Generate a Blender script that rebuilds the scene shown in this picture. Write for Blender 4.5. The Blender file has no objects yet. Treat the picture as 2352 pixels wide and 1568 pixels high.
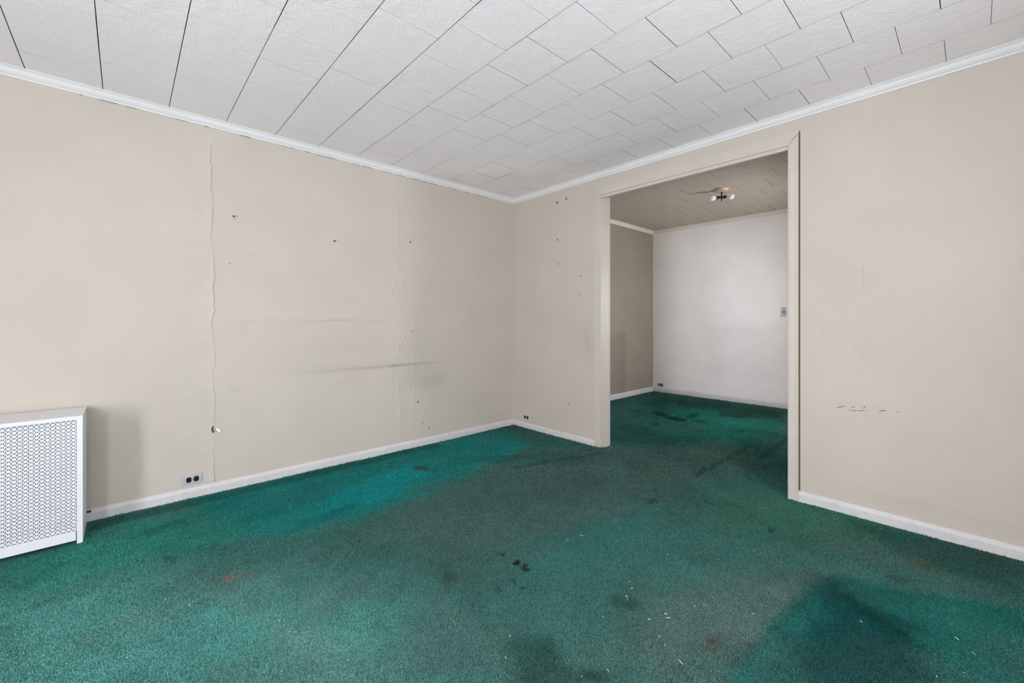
import bpy, bmesh, math, random
import numpy as np
from mathutils import Vector, Matrix

random.seed(7)
rng = np.random.default_rng(7)
scene = bpy.context.scene
COL = scene.collection

# ------------------------------------------------------------------ camera
F_PX, HORIZON, YAW = 970.73, 735.33, math.radians(47.517)
CAM = Vector((-3.2075, -3.4727, 1.165))
cam_data = bpy.data.cameras.new('camera')
cam_data.sensor_width = 36.0
cam_data.lens = F_PX / 2352.0 * 36.0
cam_data.shift_y = (HORIZON - 784.0) / 2352.0
cam_data.clip_start = 0.05
cam = bpy.data.objects.new('camera', cam_data)
cam.location = CAM
cam.rotation_euler = (math.pi / 2, 0, YAW - math.pi / 2)
COL.objects.link(cam)
scene.camera = cam

# ------------------------------------------------------------------ sky, daylight, exposure
world = bpy.data.worlds.new('overcast_sky')
scene.world = world
world.use_nodes = True
bg = world.node_tree.nodes['Background']
bg.inputs['Color'].default_value = (0.95, 0.945, 1.02, 1)
bg.inputs['Strength'].default_value = 38.0

# sash windows: in the wall left of the camera (y0, y1, z0, z1), in the wall behind it (second one added as fill) and one added to light the next room (x0, x1, z0, z1)
WINDOWS = [(-3.48, -2.56, 0.45, 2.15)]
BACK_AND_FILL_WINDOWS = [(-4.77, -4.38, 0.45, 2.20), (-2.10, -1.68, 0.45, 2.20)]  # second one is unseen, added to brighten the left wall near the corner
FAR_FILL_WINDOW = (1.55, 2.20, 0.90, 1.95)  # unseen window added to light the next room
X_WIN, Y_BACK = -5.4, -4.6
X_FAR, Y_FAR, Y_FAR2 = 3.207, 0.092, -2.90
def portal(loc, rot, w, h):
    ld = bpy.data.lights.new('window_portal', 'AREA')
    ld.shape = 'RECTANGLE'
    ld.size, ld.size_y = w, h
    ld.cycles.is_portal = True
    lo = bpy.data.objects.new('window_portal', ld)
    lo.location = loc
    lo.rotation_euler = rot
    COL.objects.link(lo)
for y0, y1, z0, z1 in WINDOWS:
    portal((X_WIN - 0.02, (y0 + y1) / 2, (z0 + z1) / 2), (0, -math.pi / 2, 0), z1 - z0, y1 - y0)
for x0, x1, z0, z1 in BACK_AND_FILL_WINDOWS:
    portal(((x0 + x1) / 2, Y_BACK - 0.02, (z0 + z1) / 2), (math.pi / 2, 0, 0), x1 - x0, z1 - z0)
portal(((FAR_FILL_WINDOW[0] + FAR_FILL_WINDOW[1]) / 2, Y_FAR2 - 0.02, (FAR_FILL_WINDOW[2] + FAR_FILL_WINDOW[3]) / 2), (math.pi / 2, 0, 0), FAR_FILL_WINDOW[1] - FAR_FILL_WINDOW[0], FAR_FILL_WINDOW[3] - FAR_FILL_WINDOW[2])

scene.view_settings.view_transform = 'Standard'
scene.view_settings.look = 'None'
scene.view_settings.gamma = 1.0
scene.view_settings.use_curve_mapping = False
scene.view_settings.exposure = 0.13
scene.cycles.max_bounces = 16
scene.cycles.diffuse_bounces = 12
scene.cycles.glossy_bounces = 4
scene.cycles.transparent_max_bounces = 12
scene.cycles.use_denoising = True
scene.cycles.sample_clamp_indirect = 8.0

# ------------------------------------------------------------------ room sizes (metres)
Z_CEIL, Z_CROWN = 2.51, 2.464
Z_FAR = 2.625
WALL_T = 0.115
DOOR_L, DOOR_R, DOOR_Z = -1.182, -2.653, 2.306

# ------------------------------------------------------------------ helpers
def lin(c):
    c = np.asarray(c, float) / 255.0
    return np.where(c <= 0.04045, c / 12.92, ((c + 0.055) / 1.055) ** 2.4)


def tag(o, label=None, cat=None, group=None, kind=None):
    if label: o['label'] = label
    if cat: o['category'] = cat
    if group: o['group'] = group
    if kind: o['kind'] = kind
    return o


def link(name, me, mat=None, parent=None):
    o = bpy.data.objects.new(name, me)
    COL.objects.link(o)
    if mat is not None and not me.materials:
        me.materials.append(mat)
    if parent is not None:
        o.parent = parent
    return o


def empty(name, loc=(0, 0, 0)):
    o = bpy.data.objects.new(name, None)
    o.location = loc
    COL.objects.link(o)
    return o


class MB:
    """collects faces; build() links them as one mesh object"""
    def __init__(self):
        self.v, self.f = [], []

    def add(self, verts, faces):
        n = len(self.v)
        self.v += [tuple(p) for p in verts]
        self.f += [tuple(i + n for i in f) for f in faces]
        return self

    def box(self, x0, x1, y0, y1, z0, z1):
        v = [(x, y, z) for x in (x0, x1) for y in (y0, y1) for z in (z0, z1)]
        return self.add(v, [(0, 1, 3, 2), (4, 6, 7, 5), (0, 4, 5, 1), (2, 3, 7, 6), (0, 2, 6, 4), (1, 5, 7, 3)])

    def extrude(self, profile, frame):
        """profile: list of (a, b); frame(a, b, end) -> point at end 0 / 1; closed prism with caps"""
        n = len(profile)
        v = [frame(a, b, 0) for a, b in profile] + [frame(a, b, 1) for a, b in profile]
        f = [(i, (i + 1) % n, n + (i + 1) % n, n + i) for i in range(n)]
        f += [tuple(range(n - 1, -1, -1)), tuple(range(n, 2 * n))]
        return self.add(v, f)

    def lathe(self, prof, origin, axis, seg=20):
        """prof: (along, radius) pairs turned about axis"""
        ax = Vector(axis).normalized()
        e1 = ax.orthogonal().normalized(); e2 = ax.cross(e1)
        o = Vector(origin)
        n0 = len(self.v)
        for t, r in prof:
            for k in range(seg):
                a = 2 * math.pi * k / seg
                self.v.append(tuple(o + ax * t + (e1 * math.cos(a) + e2 * math.sin(a)) * r))
        for i in range(len(prof) - 1):
            for k in range(seg):
                k2 = (k + 1) % seg
                self.f.append((n0 + i * seg + k, n0 + i * seg + k2, n0 + (i + 1) * seg + k2, n0 + (i + 1) * seg + k))
        self.f.append(tuple(n0 + k for k in range(seg - 1, -1, -1)))
        self.f.append(tuple(n0 + (len(prof) - 1) * seg + k for k in range(seg)))
        return self

    def mesh(self, name, bevel=0, smooth=False):
        me = bpy.data.meshes.new(name)
        me.from_pydata(self.v, [], self.f)
        bm = bmesh.new(); bm.from_mesh(me)
        bmesh.ops.recalc_face_normals(bm, faces=bm.faces)
        if bevel:
            bmesh.ops.bevel(bm, geom=list(bm.edges), offset=bevel, segments=2, affect='EDGES', profile=0.6)
        bm.to_mesh(me); bm.free()
        if smooth:
            me.polygons.foreach_set('use_smooth', [True] * len(me.polygons))
        return me

    def build(self, name, mat, parent=None, bevel=0, smooth=False):
        return link(name, self.mesh(name, bevel, smooth), mat, parent)


def np_mesh(name, verts, faces, cols=None, smooth=True):
    """fast mesh from arrays; faces (n, k)"""
    me = bpy.data.meshes.new(name)
    nv, (nf, k) = len(verts), faces.shape
    me.vertices.add(nv); me.vertices.foreach_set('co', np.ascontiguousarray(verts, np.float32).ravel())
    me.loops.add(nf * k); me.loops.foreach_set('vertex_index', np.ascontiguousarray(faces, np.int32).ravel())
    me.polygons.add(nf)
    me.polygons.foreach_set('loop_start', np.arange(0, nf * k, k, dtype=np.int32))
    me.polygons.foreach_set('loop_total', np.full(nf, k, np.int32))
    me.polygons.foreach_set('use_smooth', np.full(nf, smooth, bool))
    me.update(calc_edges=True)
    if cols is not None:
        at = me.color_attributes.new('tone', 'FLOAT_COLOR', 'POINT')
        rgba = np.ones((nv, 4), np.float32); rgba[:, :3] = cols
        at.data.foreach_set('color', rgba.ravel())
    return me


# smooth value noise on a lattice, for the wear of carpet and walls
_lat = rng.random((256, 256))
def vnoise(x, y, scale, off=0):
    x = np.asarray(x) * scale + off * 17.3; y = np.asarray(y) * scale + off * 9.1
    xi, yi = np.floor(x).astype(int), np.floor(y).astype(int)
    fx, fy = x - xi, y - yi
    fx, fy = fx * fx * (3 - 2 * fx), fy * fy * (3 - 2 * fy)
    g = lambda a, b: _lat[a % 256, b % 256]
    return (g(xi, yi) * (1 - fx) + g(xi + 1, yi) * fx) * (1 - fy) + (g(xi, yi + 1) * (1 - fx) + g(xi + 1, yi + 1) * fx) * fy
def fbm(x, y, scale, octaves=4, off=0):
    s, a, t = 0, 1.0, 0
    for o in range(octaves):
        s = s + a * vnoise(x, y, scale * 2 ** o, off + o); t += a; a *= 0.55
    return s / t
def sstep(a, b, x):
    t = np.clip((x - a) / (b - a), 0, 1)
    return t * t * (3 - 2 * t)
def seg_dist(px, py, line):
    d = np.full(px.shape, 1e9)
    for (ax, ay), (bx, by) in zip(line[:-1], line[1:]):
        dx, dy = bx - ax, by - ay
        t = np.clip(((px - ax) * dx + (py - ay) * dy) / (dx * dx + dy * dy + 1e-12), 0, 1)
        d = np.minimum(d, np.hypot(px - ax - t * dx, py - ay - t * dy))
    return d
def poly_sdf(px, py, poly):
    d = seg_dist(px, py, list(poly) + [poly[0]])
    ins = np.zeros(px.shape, bool)
    n = len(poly)
    for i in range(n):
        (ax, ay), (bx, by) = poly[i], poly[(i + 1) % n]
        c = (ay > py) != (by > py)
        with np.errstate(divide='ignore', invalid='ignore'):
            ins ^= c & (px < (bx - ax) * (py - ay) / (by - ay + 1e-12) + ax)
    return np.where(ins, -d, d)

# ------------------------------------------------------------------ materials
def new_mat(name):
    m = bpy.data.materials.new(name); m.use_nodes = True
    nt = m.node_tree
    return m, nt, nt.nodes['Principled BSDF']

def noise(nt, scale, detail=3, rough=0.55, vec=None):
    n = nt.nodes.new('ShaderNodeTexNoise')
    n.inputs['Scale'].default_value = scale; n.inputs['Detail'].default_value = detail
    n.inputs['Roughness'].default_value = rough
    if vec is not None: nt.links.new(vec, n.inputs['Vector'])
    return n

def ramp(nt, fac, stops):
    r = nt.nodes.new('ShaderNodeValToRGB')
    els = r.color_ramp.elements
    while len(els) < len(stops): els.new(0.5)
    for e, (p, c) in zip(els, stops):
        e.position = p; e.color = (*c, 1) if len(c) == 3 else c
    nt.links.new(fac, r.inputs['Fac'])
    return r

def mixc(nt, mode, fac, a, b):
    m = nt.nodes.new('ShaderNodeMix'); m.data_type = 'RGBA'; m.blend_type = mode
    for sock, val in ((m.inputs[0], fac), (m.inputs[6], a), (m.inputs[7], b)):
        if hasattr(val, 'node'): nt.links.new(val, sock)
        else: sock.default_value = val if isinstance(val, (int, float)) else (*val, 1)
    return m.outputs[2]

def obj_coord(nt):
    t = nt.nodes.new('ShaderNodeNewGeometry')
    return t.outputs['Position']

def bump(nt, bsdf, height, strength, dist, prev=None):
    b = nt.nodes.new('ShaderNodeBump')
    b.inputs['Strength'].default_value = strength; b.inputs['Distance'].default_value = dist
    nt.links.new(height, b.inputs['Height'])
    if prev is not None: nt.links.new(prev.outputs['Normal'], b.inputs['Normal'])
    nt.links.new(b.outputs['Normal'], bsdf.inputs['Normal'])
    return b

def paint_mat(name, col, rough=0.55, var=0.04, bump_s=0.15, bump_scale=120, attr=False, dirt=0.0):
    m, nt, b = new_mat(name)
    pos = obj_coord(nt)
    n1 = noise(nt, 2.2, 4, vec=pos)
    c = np.array(col)
    r = ramp(nt, n1.outputs['Fac'], [(0.3, tuple(c * (1 - var))), (0.7, tuple(np.minimum(c * (1 + var), 1)))])
    out = r.outputs['Color']
    if dirt:
        n2 = noise(nt, 26, 5, 0.7, vec=pos)
        r2 = ramp(nt, n2.outputs['Fac'], [(0.25, (1 - dirt,) * 3), (0.55, (1, 1, 1))])
        out = mixc(nt, 'MULTIPLY', 1.0, out, r2.outputs['Color'])
    if attr:
        a = nt.nodes.new('ShaderNodeAttribute'); a.attribute_name = 'tone'
        out = mixc(nt, 'MULTIPLY', 1.0, out, a.outputs['Color'])
    nt.links.new(out, b.inputs['Base Color'])
    b.inputs['Roughness'].default_value = rough
    b.inputs['Specular IOR Level'].default_value = 0.25
    if bump_s:
        n3 = noise(nt, bump_scale, 3, vec=pos)
        bp = bump(nt, b, n3.outputs['Fac'], bump_s, 0.004)
        n4 = noise(nt, 14, 4, 0.6, vec=pos)
        bump(nt, b, n4.outputs['Fac'], bump_s * 0.8, 0.012, bp)
    return m

def plain_mat(name, col, rough=0.5, metallic=0.0, spec=0.5):
    m, nt, b = new_mat(name)
    n = noise(nt, 30, 3, vec=obj_coord(nt))
    c = np.array(col)
    r = ramp(nt, n.outputs['Fac'], [(0.3, tuple(c * 0.93)), (0.7, tuple(np.minimum(c * 1.05, 1)))])
    nt.links.new(r.outputs['Color'], b.inputs['Base Color'])
    b.inputs['Roughness'].default_value = rough; b.inputs['Metallic'].default_value = metallic
    b.inputs['Specular IOR Level'].default_value = spec
    return m

CREAM = (0.53, 0.487, 0.425)
M_WALL = paint_mat('cream_wall_paint', CREAM, 0.6, 0.03, 0.22, 160, attr=True)
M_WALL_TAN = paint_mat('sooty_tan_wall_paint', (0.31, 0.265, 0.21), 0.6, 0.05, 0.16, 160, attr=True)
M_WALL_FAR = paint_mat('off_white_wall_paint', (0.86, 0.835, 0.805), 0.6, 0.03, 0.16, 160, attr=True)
M_PLAIN = paint_mat('cream_plain_wall', CREAM, 0.6, 0.03, 0.2, 160)
M_TRIM = paint_mat('white_gloss_trim', (0.76, 0.76, 0.765), 0.35, 0.02, 0.06, 60)
M_BASE = paint_mat('baseboard_white', (0.61, 0.605, 0.60), 0.45, 0.04, 0.15, 90, dirt=0.12)
M_CASING = paint_mat('cream_gloss_casing', (0.57, 0.525, 0.46), 0.38, 0.03, 0.1, 70, dirt=0.05)
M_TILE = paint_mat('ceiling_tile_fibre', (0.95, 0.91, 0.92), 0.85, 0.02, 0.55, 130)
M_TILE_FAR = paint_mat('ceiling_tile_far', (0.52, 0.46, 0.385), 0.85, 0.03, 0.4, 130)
M_TILE_EDGE = plain_mat('raw_fibre_edge', (0.07, 0.06, 0.05), 0.9)
M_VOID = plain_mat('dark_gap', (0.02, 0.018, 0.015), 0.9)
M_GAPWOOD = plain_mat('brown_gap_wood', (0.16, 0.11, 0.07), 0.8)
M_RAD = paint_mat('radiator_white_enamel', (0.74, 0.75, 0.775), 0.35, 0.02, 0.05, 40, dirt=0.04)
M_PLATE = plain_mat('steel_cover_plate', (0.50, 0.51, 0.535), 0.4, 0.2)
M_PLATE_PAINT = paint_mat('painted_cover_plate', CREAM, 0.45, 0.02, 0.05)
M_BLACK = plain_mat('black_bakelite', (0.012, 0.012, 0.014), 0.25)
M_SLOT = plain_mat('slot_dark', (0.003, 0.003, 0.003), 0.8)
M_BRASS = plain_mat('aged_brass', (0.66, 0.50, 0.32), 0.45, 0.2)
M_BRONZE = plain_mat('dark_bronze', (0.035, 0.02, 0.012), 0.4, 0.4)
M_LINT = plain_mat('white_lint', (0.85, 0.85, 0.83), 0.8)
M_PLASTER = plain_mat('white_plaster', (0.9, 0.9, 0.89), 0.9)
M_SCUFF = plain_mat('dark_scuff', (0.17, 0.165, 0.15), 0.9)
M_SMALL = plain_mat('brown_mark', (0.05, 0.04, 0.035), 0.9)
M_CONCRETE = plain_mat('outside_masonry', (0.4, 0.36, 0.32), 0.9)

def glass_mat(name, tint=(1, 1, 1), gloss=0.06):
    m = bpy.data.materials.new(name); m.use_nodes = True
    nt = m.node_tree; nt.nodes.clear()
    o = nt.nodes.new('ShaderNodeOutputMaterial'); t = nt.nodes.new('ShaderNodeBsdfTransparent')
    g = nt.nodes.new('ShaderNodeBsdfGlossy'); mx = nt.nodes.new('ShaderNodeMixShader')
    t.inputs['Color'].default_value = (*tint, 1); g.inputs['Roughness'].default_value = 0.02
    mx.inputs[0].default_value = gloss
    nt.links.new(t.outputs[0], mx.inputs[1]); nt.links.new(g.outputs[0], mx.inputs[2])
    nt.links.new(mx.outputs[0], o.inputs['Surface'])
    return m
M_GLASS = glass_mat('window_glass')

m, nt, b = new_mat('frosted_bulb_glass')
b.inputs['Base Color'].default_value = (0.92, 0.91, 0.92, 1)
b.inputs['Roughness'].default_value = 0.12
b.inputs['Subsurface Weight'].default_value = 0.4
b.inputs['Subsurface Radius'].default_value = (0.02, 0.02, 0.02)
M_BULB = m

# carpet: tone attribute holds fading, soil, stains and painted fold shadows; nodes add tuft colour and relief
def carpet_mat(name, relief):
    m, nt, b = new_mat(name)
    pos = obj_coord(nt)
    a = nt.nodes.new('ShaderNodeAttribute'); a.attribute_name = 'tone'
    n1 = noise(nt, 210, 2, 0.6, vec=pos)
    r1 = ramp(nt, n1.outputs['Fac'], [(0.32, (0.55, 0.55, 0.55)), (0.68, (1.45, 1.45, 1.45))])
    out = mixc(nt, 'MULTIPLY', 1.0 if relief else 0.35, a.outputs['Color'], r1.outputs['Color'])
    nt.links.new(out, b.inputs['Base Color'])
    b.inputs['Roughness'].default_value = 0.95
    b.inputs['Specular IOR Level'].default_value = 0.05
    b.inputs['Sheen Weight'].default_value = 0.02
    b.inputs['Sheen Roughness'].default_value = 0.5
    if relief:
        n2 = noise(nt, 170, 2, 0.6, vec=pos)
        bp = bump(nt, b, n2.outputs['Fac'], 0.9, 0.008)
    return m
M_CARPET = carpet_mat('green_carpet', True)
M_PILE = carpet_mat('green_carpet_pile', False)

# ------------------------------------------------------------------ floor: one wall-to-wall carpet through both rooms
CARPET_ZONES = [
    ([(0.274, -1.078), (3.16, 0.065), (3.155, -1.843), (0.589, -2.5), (0.267, -1.931)], (28, 66, 56), 0.85, 0.25),
    ([(2.715, -0.592), (2.905, -1.86), (2.303, -2.04), (2.136, -0.874)], (30, 54, 46), 0.8, 0.06),
    ([(1.033, -0.958), (2.27, -0.809), (2.5, -1.386), (2.415, -1.945), (1.574, -2.058), (0.967, -1.947), (0.848, -1.5)], (26, 90, 77), 0.75, 0.18),
    ([(-2.911, -0.046), (-2.201, -0.046), (-1.025, -0.008), (-0.238, -0.05), (-0.392, -0.665), (-0.861, -0.824), (-1.433, -0.892), (-1.99, -1.043), (-2.253, -1.025), (-2.604, -0.975), (-2.826, -0.625)], (22, 104, 99), 0.85, 0.09),
    ([(-2.246, -0.564), (-1.454, -0.427), (-1.405, -0.674), (-2.062, -0.953), (-2.336, -0.838)], (14, 116, 114), 0.85, 0.1),
    ([(-3.652, -0.301), (-3.359, -0.234), (-2.942, -0.147), (-2.647, -0.789), (-2.946, -0.844), (-3.333, -0.779), (-3.579, -0.826)], (36, 110, 97), 0.75, 0.15),
    ([(-3.579, -0.826), (-3.259, -0.931), (-2.755, -1.308), (-2.415, -1.891), (-2.523, -2.258), (-3.504, -1.36)], (72, 130, 122), 0.7, 0.4),
    ([(-2.274, -1.259), (-1.655, -1.009), (-0.806, -0.977), (-0.069, -1.314), (0.906, -1.853), (0.664, -2.295), (-0.694, -2.076), (-1.448, -1.984), (-2.026, -1.79)], (60, 82, 76), 0.8, 0.22),
    ([(-0.24, -2.304), (0.194, -2.601), (-0.066, -2.739), (-0.016, -3.164), (-0.484, -3.044), (-0.667, -2.7), (-0.726, -2.372)], (54, 100, 79), 0.6, 0.2),
    ([(-1.849, -2.001), (-1.263, -1.988), (-0.915, -2.199), (-1.352, -2.249), (-1.804, -2.157)], (42, 94, 90), 0.5, 0.14),
    ([(-1.593, -2.535), (-1.166, -2.764), (-0.92, -2.988), (-1.187, -3.016), (-1.68, -2.942), (-1.944, -2.77), (-1.9, -2.611)], (76, 86, 81), 0.55, 0.15),
    ([(-0.065, -2.978), (-0.009, -3.637), (-0.412, -3.616), (-0.422, -3.355), (-0.291, -3.105)], (28, 70, 60), 0.7, 0.08),
    ([(-1.848, -2.944), (-1.66, -2.935), (-1.478, -2.946), (-1.281, -2.964), (-1.006, -2.994), (-0.814, -3.032), (-0.729, -3.247), (-0.538, -3.61), (-1.326, -3.606), (-2.038, -2.954)], (12, 78, 71), 0.78, 0.034),
    ([(-1.246, -3.029), (-0.892, -3.023), (-0.931, -3.172), (-1.055, -3.313), (-1.24, -3.369), (-1.575, -3.378), (-1.869, -3.109)], (3, 52, 52), 0.72, 0.1),
    ([(-0.89, -3.288), (-0.631, -3.49), (-0.654, -3.604), (-0.887, -3.592), (-1.0, -3.435)], (24, 88, 78), 0.6, 0.14),
    ([(-0.853, -3.015), (-0.92, -3.17), (-1.034, -3.317), (-1.113, -3.346), (-1.148, -3.285), (-1.042, -3.166)], (2, 34, 33), 0.65, 0.07),
    ([(-2.171, -2.362), (-2.053, -2.465), (-2.201, -2.621), (-2.33, -2.503)], (22, 48, 44), 0.6, 0.06),
    ([(-2.137, -2.548), (-1.967, -2.654), (-2.062, -2.748), (-2.221, -2.603)], (26, 52, 50), 0.5, 0.06),
    ([(-2.472, -1.97), (-2.212, -2.144), (-2.379, -2.39), (-2.627, -2.163)], (46, 86, 80), 0.5, 0.12),
    ([(-1.81, -2.008), (-1.822, -2.016), (-1.836, -2.017), (-1.844, -2.009), (-1.845, -1.996), (-1.837, -1.983), (-1.824, -1.974), (-1.811, -1.974), (-1.802, -1.981), (-1.802, -1.995)], (10, 12, 12), 0.9, 0.008),
    ([(-1.807, -2.059), (-1.821, -2.068), (-1.835, -2.069), (-1.843, -2.061), (-1.843, -2.048), (-1.834, -2.034), (-1.82, -2.024), (-1.806, -2.023), (-1.798, -2.031), (-1.798, -2.044)], (14, 18, 16), 0.8, 0.008),
    ([(-1.816, -1.895), (-1.824, -1.9), (-1.834, -1.898), (-1.842, -1.891), (-1.845, -1.881), (-1.841, -1.872), (-1.833, -1.867), (-1.823, -1.869), (-1.815, -1.876), (-1.812, -1.886)], (30, 28, 26), 0.7, 0.01),
    ([(-1.922, -2.097), (-1.928, -2.101), (-1.936, -2.101), (-1.941, -2.096), (-1.942, -2.089), (-1.939, -2.082), (-1.932, -2.078), (-1.925, -2.078), (-1.919, -2.083), (-1.918, -2.09)], (20, 30, 30), 0.7, 0.008),
    ([(-1.929, -2.165), (-1.935, -2.169), (-1.942, -2.168), (-1.947, -2.163), (-1.948, -2.157), (-1.945, -2.15), (-1.939, -2.146), (-1.932, -2.147), (-1.926, -2.152), (-1.925, -2.159)], (20, 30, 30), 0.7, 0.008),
    ([(-2.014, -2.103), (-2.02, -2.106), (-2.028, -2.105), (-2.034, -2.1), (-2.036, -2.092), (-2.033, -2.085), (-2.027, -2.082), (-2.019, -2.083), (-2.013, -2.088), (-2.011, -2.096)], (28, 40, 38), 0.6, 0.01),
    ([(-2.838, -1.233), (-2.844, -1.24), (-2.855, -1.237), (-2.869, -1.225), (-2.878, -1.208), (-2.881, -1.193), (-2.875, -1.185), (-2.863, -1.188), (-2.85, -1.201), (-2.84, -1.218)], (150, 92, 58), 0.6, 0.014),
    ([(-2.778, -1.252), (-2.789, -1.266), (-2.809, -1.262), (-2.83, -1.242), (-2.845, -1.214), (-2.849, -1.187), (-2.839, -1.173), (-2.819, -1.176), (-2.797, -1.196), (-2.781, -1.225)], (92, 100, 84), 0.5, 0.02),
    ([(-1.442, -0.575), (-1.47, -0.596), (-1.506, -0.591), (-1.536, -0.563), (-1.551, -0.522), (-1.543, -0.482), (-1.516, -0.46), (-1.479, -0.464), (-1.447, -0.493), (-1.433, -0.536)], (52, 48, 36), 0.8, 0.015),
    ([(-1.4, -0.679), (-1.429, -0.697), (-1.467, -0.69), (-1.5, -0.659), (-1.517, -0.617), (-1.51, -0.578), (-1.482, -0.558), (-1.443, -0.565), (-1.408, -0.596), (-1.392, -0.64)], (34, 70, 66), 0.5, 0.02),
    ([(-1.665, -2.558), (-1.69, -2.555), (-1.713, -2.533), (-1.728, -2.499), (-1.729, -2.466), (-1.714, -2.446), (-1.689, -2.447), (-1.664, -2.471), (-1.649, -2.506), (-1.65, -2.539)], (28, 48, 45), 0.55, 0.032),
    ([(-0.686, -2.102), (-0.715, -2.111), (-0.742, -2.108), (-0.757, -2.094), (-0.755, -2.075), (-0.735, -2.056), (-0.706, -2.047), (-0.678, -2.049), (-0.662, -2.064), (-0.665, -2.084)], (34, 48, 42), 0.6, 0.015),
    ([(-1.61, -2.848), (-1.624, -2.85), (-1.639, -2.846), (-1.648, -2.838), (-1.649, -2.828), (-1.64, -2.82), (-1.626, -2.818), (-1.611, -2.823), (-1.602, -2.831), (-1.601, -2.841)], (74, 36, 38), 0.6, 0.015),
    ([(-1.668, -2.845), (-1.675, -2.846), (-1.684, -2.844), (-1.689, -2.839), (-1.69, -2.833), (-1.686, -2.829), (-1.678, -2.828), (-1.67, -2.83), (-1.664, -2.836), (-1.663, -2.841)], (66, 46, 46), 0.5, 0.012),
    ([(-0.742, -2.643), (-0.755, -2.642), (-0.771, -2.634), (-0.784, -2.623), (-0.789, -2.611), (-0.784, -2.605), (-0.771, -2.605), (-0.756, -2.613), (-0.743, -2.625), (-0.738, -2.636)], (36, 54, 46), 0.6, 0.012),
    ([(-0.543, -2.736), (-0.566, -2.738), (-0.589, -2.731), (-0.602, -2.719), (-0.601, -2.706), (-0.586, -2.697), (-0.562, -2.695), (-0.539, -2.701), (-0.526, -2.713), (-0.527, -2.727)], (34, 56, 46), 0.6, 0.015),
    ([(-0.418, -3.343), (-0.44, -3.335), (-0.449, -3.317), (-0.442, -3.294), (-0.422, -3.276), (-0.395, -3.27), (-0.372, -3.278), (-0.363, -3.298), (-0.371, -3.321), (-0.392, -3.338)], (70, 72, 34), 0.65, 0.02),
    ([(-2.102, -1.885), (-2.12, -1.901), (-2.14, -1.903), (-2.154, -1.89), (-2.157, -1.867), (-2.148, -1.842), (-2.13, -1.825), (-2.109, -1.822), (-2.094, -1.836), (-2.092, -1.86)], (44, 58, 52), 0.6, 0.02),
    ([(-3.018, -0.847), (-3.025, -0.855), (-3.041, -0.849), (-3.06, -0.832), (-3.075, -0.809), (-3.08, -0.789), (-3.074, -0.78), (-3.057, -0.786), (-3.038, -0.803), (-3.023, -0.827)], (28, 66, 60), 0.7, 0.02),
    ([(-2.046, -2.657), (-2.06, -2.657), (-2.081, -2.646), (-2.1, -2.629), (-2.111, -2.611), (-2.109, -2.599), (-2.095, -2.598), (-2.074, -2.609), (-2.054, -2.627), (-2.043, -2.645)], (20, 34, 34), 0.5, 0.02),
    ([(-1.077, -2.634), (-1.12, -2.635), (-1.17, -2.615), (-1.207, -2.581), (-1.22, -2.544), (-1.202, -2.519), (-1.16, -2.516), (-1.108, -2.536), (-1.068, -2.573), (-1.057, -2.61)], (52, 76, 72), 0.5, 0.03),
    ([(-0.638, -3.281), (-0.665, -3.273), (-0.686, -3.253), (-0.691, -3.228), (-0.679, -3.207), (-0.654, -3.198), (-0.626, -3.205), (-0.605, -3.226), (-0.6, -3.252), (-0.613, -3.273)], (20, 56, 48), 0.5, 0.03),
    ([(-3.582, -0.627), (-3.422, -0.487), (-3.397, -0.535), (-3.538, -0.684)], (28, 76, 66), 0.5, 0.045),
    ([(-3.202, -0.365), (-2.957, -0.344), (-2.926, -0.445), (-3.151, -0.486)], (20, 70, 62), 0.5, 0.045),
    ([(-2.736, -0.576), (-2.502, -0.55), (-2.488, -0.643), (-2.709, -0.671)], (20, 84, 78), 0.5, 0.045),
    ([(-2.454, -0.826), (-2.202, -0.825), (-2.114, -0.88), (-2.272, -0.942), (-2.46, -0.927)], (8, 76, 78), 0.5, 0.045),
    ([(-3.367, -0.062), (-2.598, -0.045), (-1.04, -0.032), (-1.026, -0.158), (-2.619, -0.165), (-3.361, -0.181)], (24, 70, 62), 0.6, 0.02),
    ([(-0.307, 0.013), (-0.009, -0.03), (-0.017, -0.601), (-0.332, -0.989), (-0.452, -0.609)], (48, 84, 72), 0.6, 0.06),
    ([(-0.933, -0.682), (-0.425, -1.069), (-0.013, -1.229), (-0.12, -1.349), (-0.543, -1.218), (-1.043, -0.872)], (30, 58, 53), 0.35, 0.08),  # shadow of the carpet fold, painted as a darker tone
    ([(1.658, -0.984), (1.596, -0.992), (1.563, -0.953), (1.572, -0.88), (1.619, -0.8), (1.69, -0.742), (1.756, -0.731), (1.791, -0.773), (1.779, -0.85), (1.728, -0.931)], (12, 38, 34), 0.8, 0.03),
    ([(1.598, -1.244), (1.545, -1.242), (1.504, -1.194), (1.491, -1.117), (1.51, -1.04), (1.556, -0.991), (1.611, -0.991), (1.654, -1.041), (1.666, -1.121), (1.645, -1.198)], (10, 34, 32), 0.8, 0.03),
    ([(2.087, -1.162), (1.987, -1.196), (1.857, -1.217), (1.746, -1.218), (1.692, -1.2), (1.715, -1.17), (1.807, -1.137), (1.937, -1.114), (2.056, -1.111), (2.114, -1.129)], (14, 40, 36), 0.7, 0.03),
    ([(1.191, -1.102), (1.141, -1.119), (1.098, -1.117), (1.076, -1.097), (1.084, -1.067), (1.119, -1.037), (1.169, -1.019), (1.214, -1.021), (1.237, -1.041), (1.228, -1.073)], (14, 44, 40), 0.7, 0.03),
    ([(1.678, -1.443), (1.641, -1.44), (1.618, -1.406), (1.617, -1.352), (1.64, -1.299), (1.678, -1.266), (1.716, -1.268), (1.74, -1.304), (1.739, -1.359), (1.715, -1.412)], (14, 44, 40), 0.6, 0.03),
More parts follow.
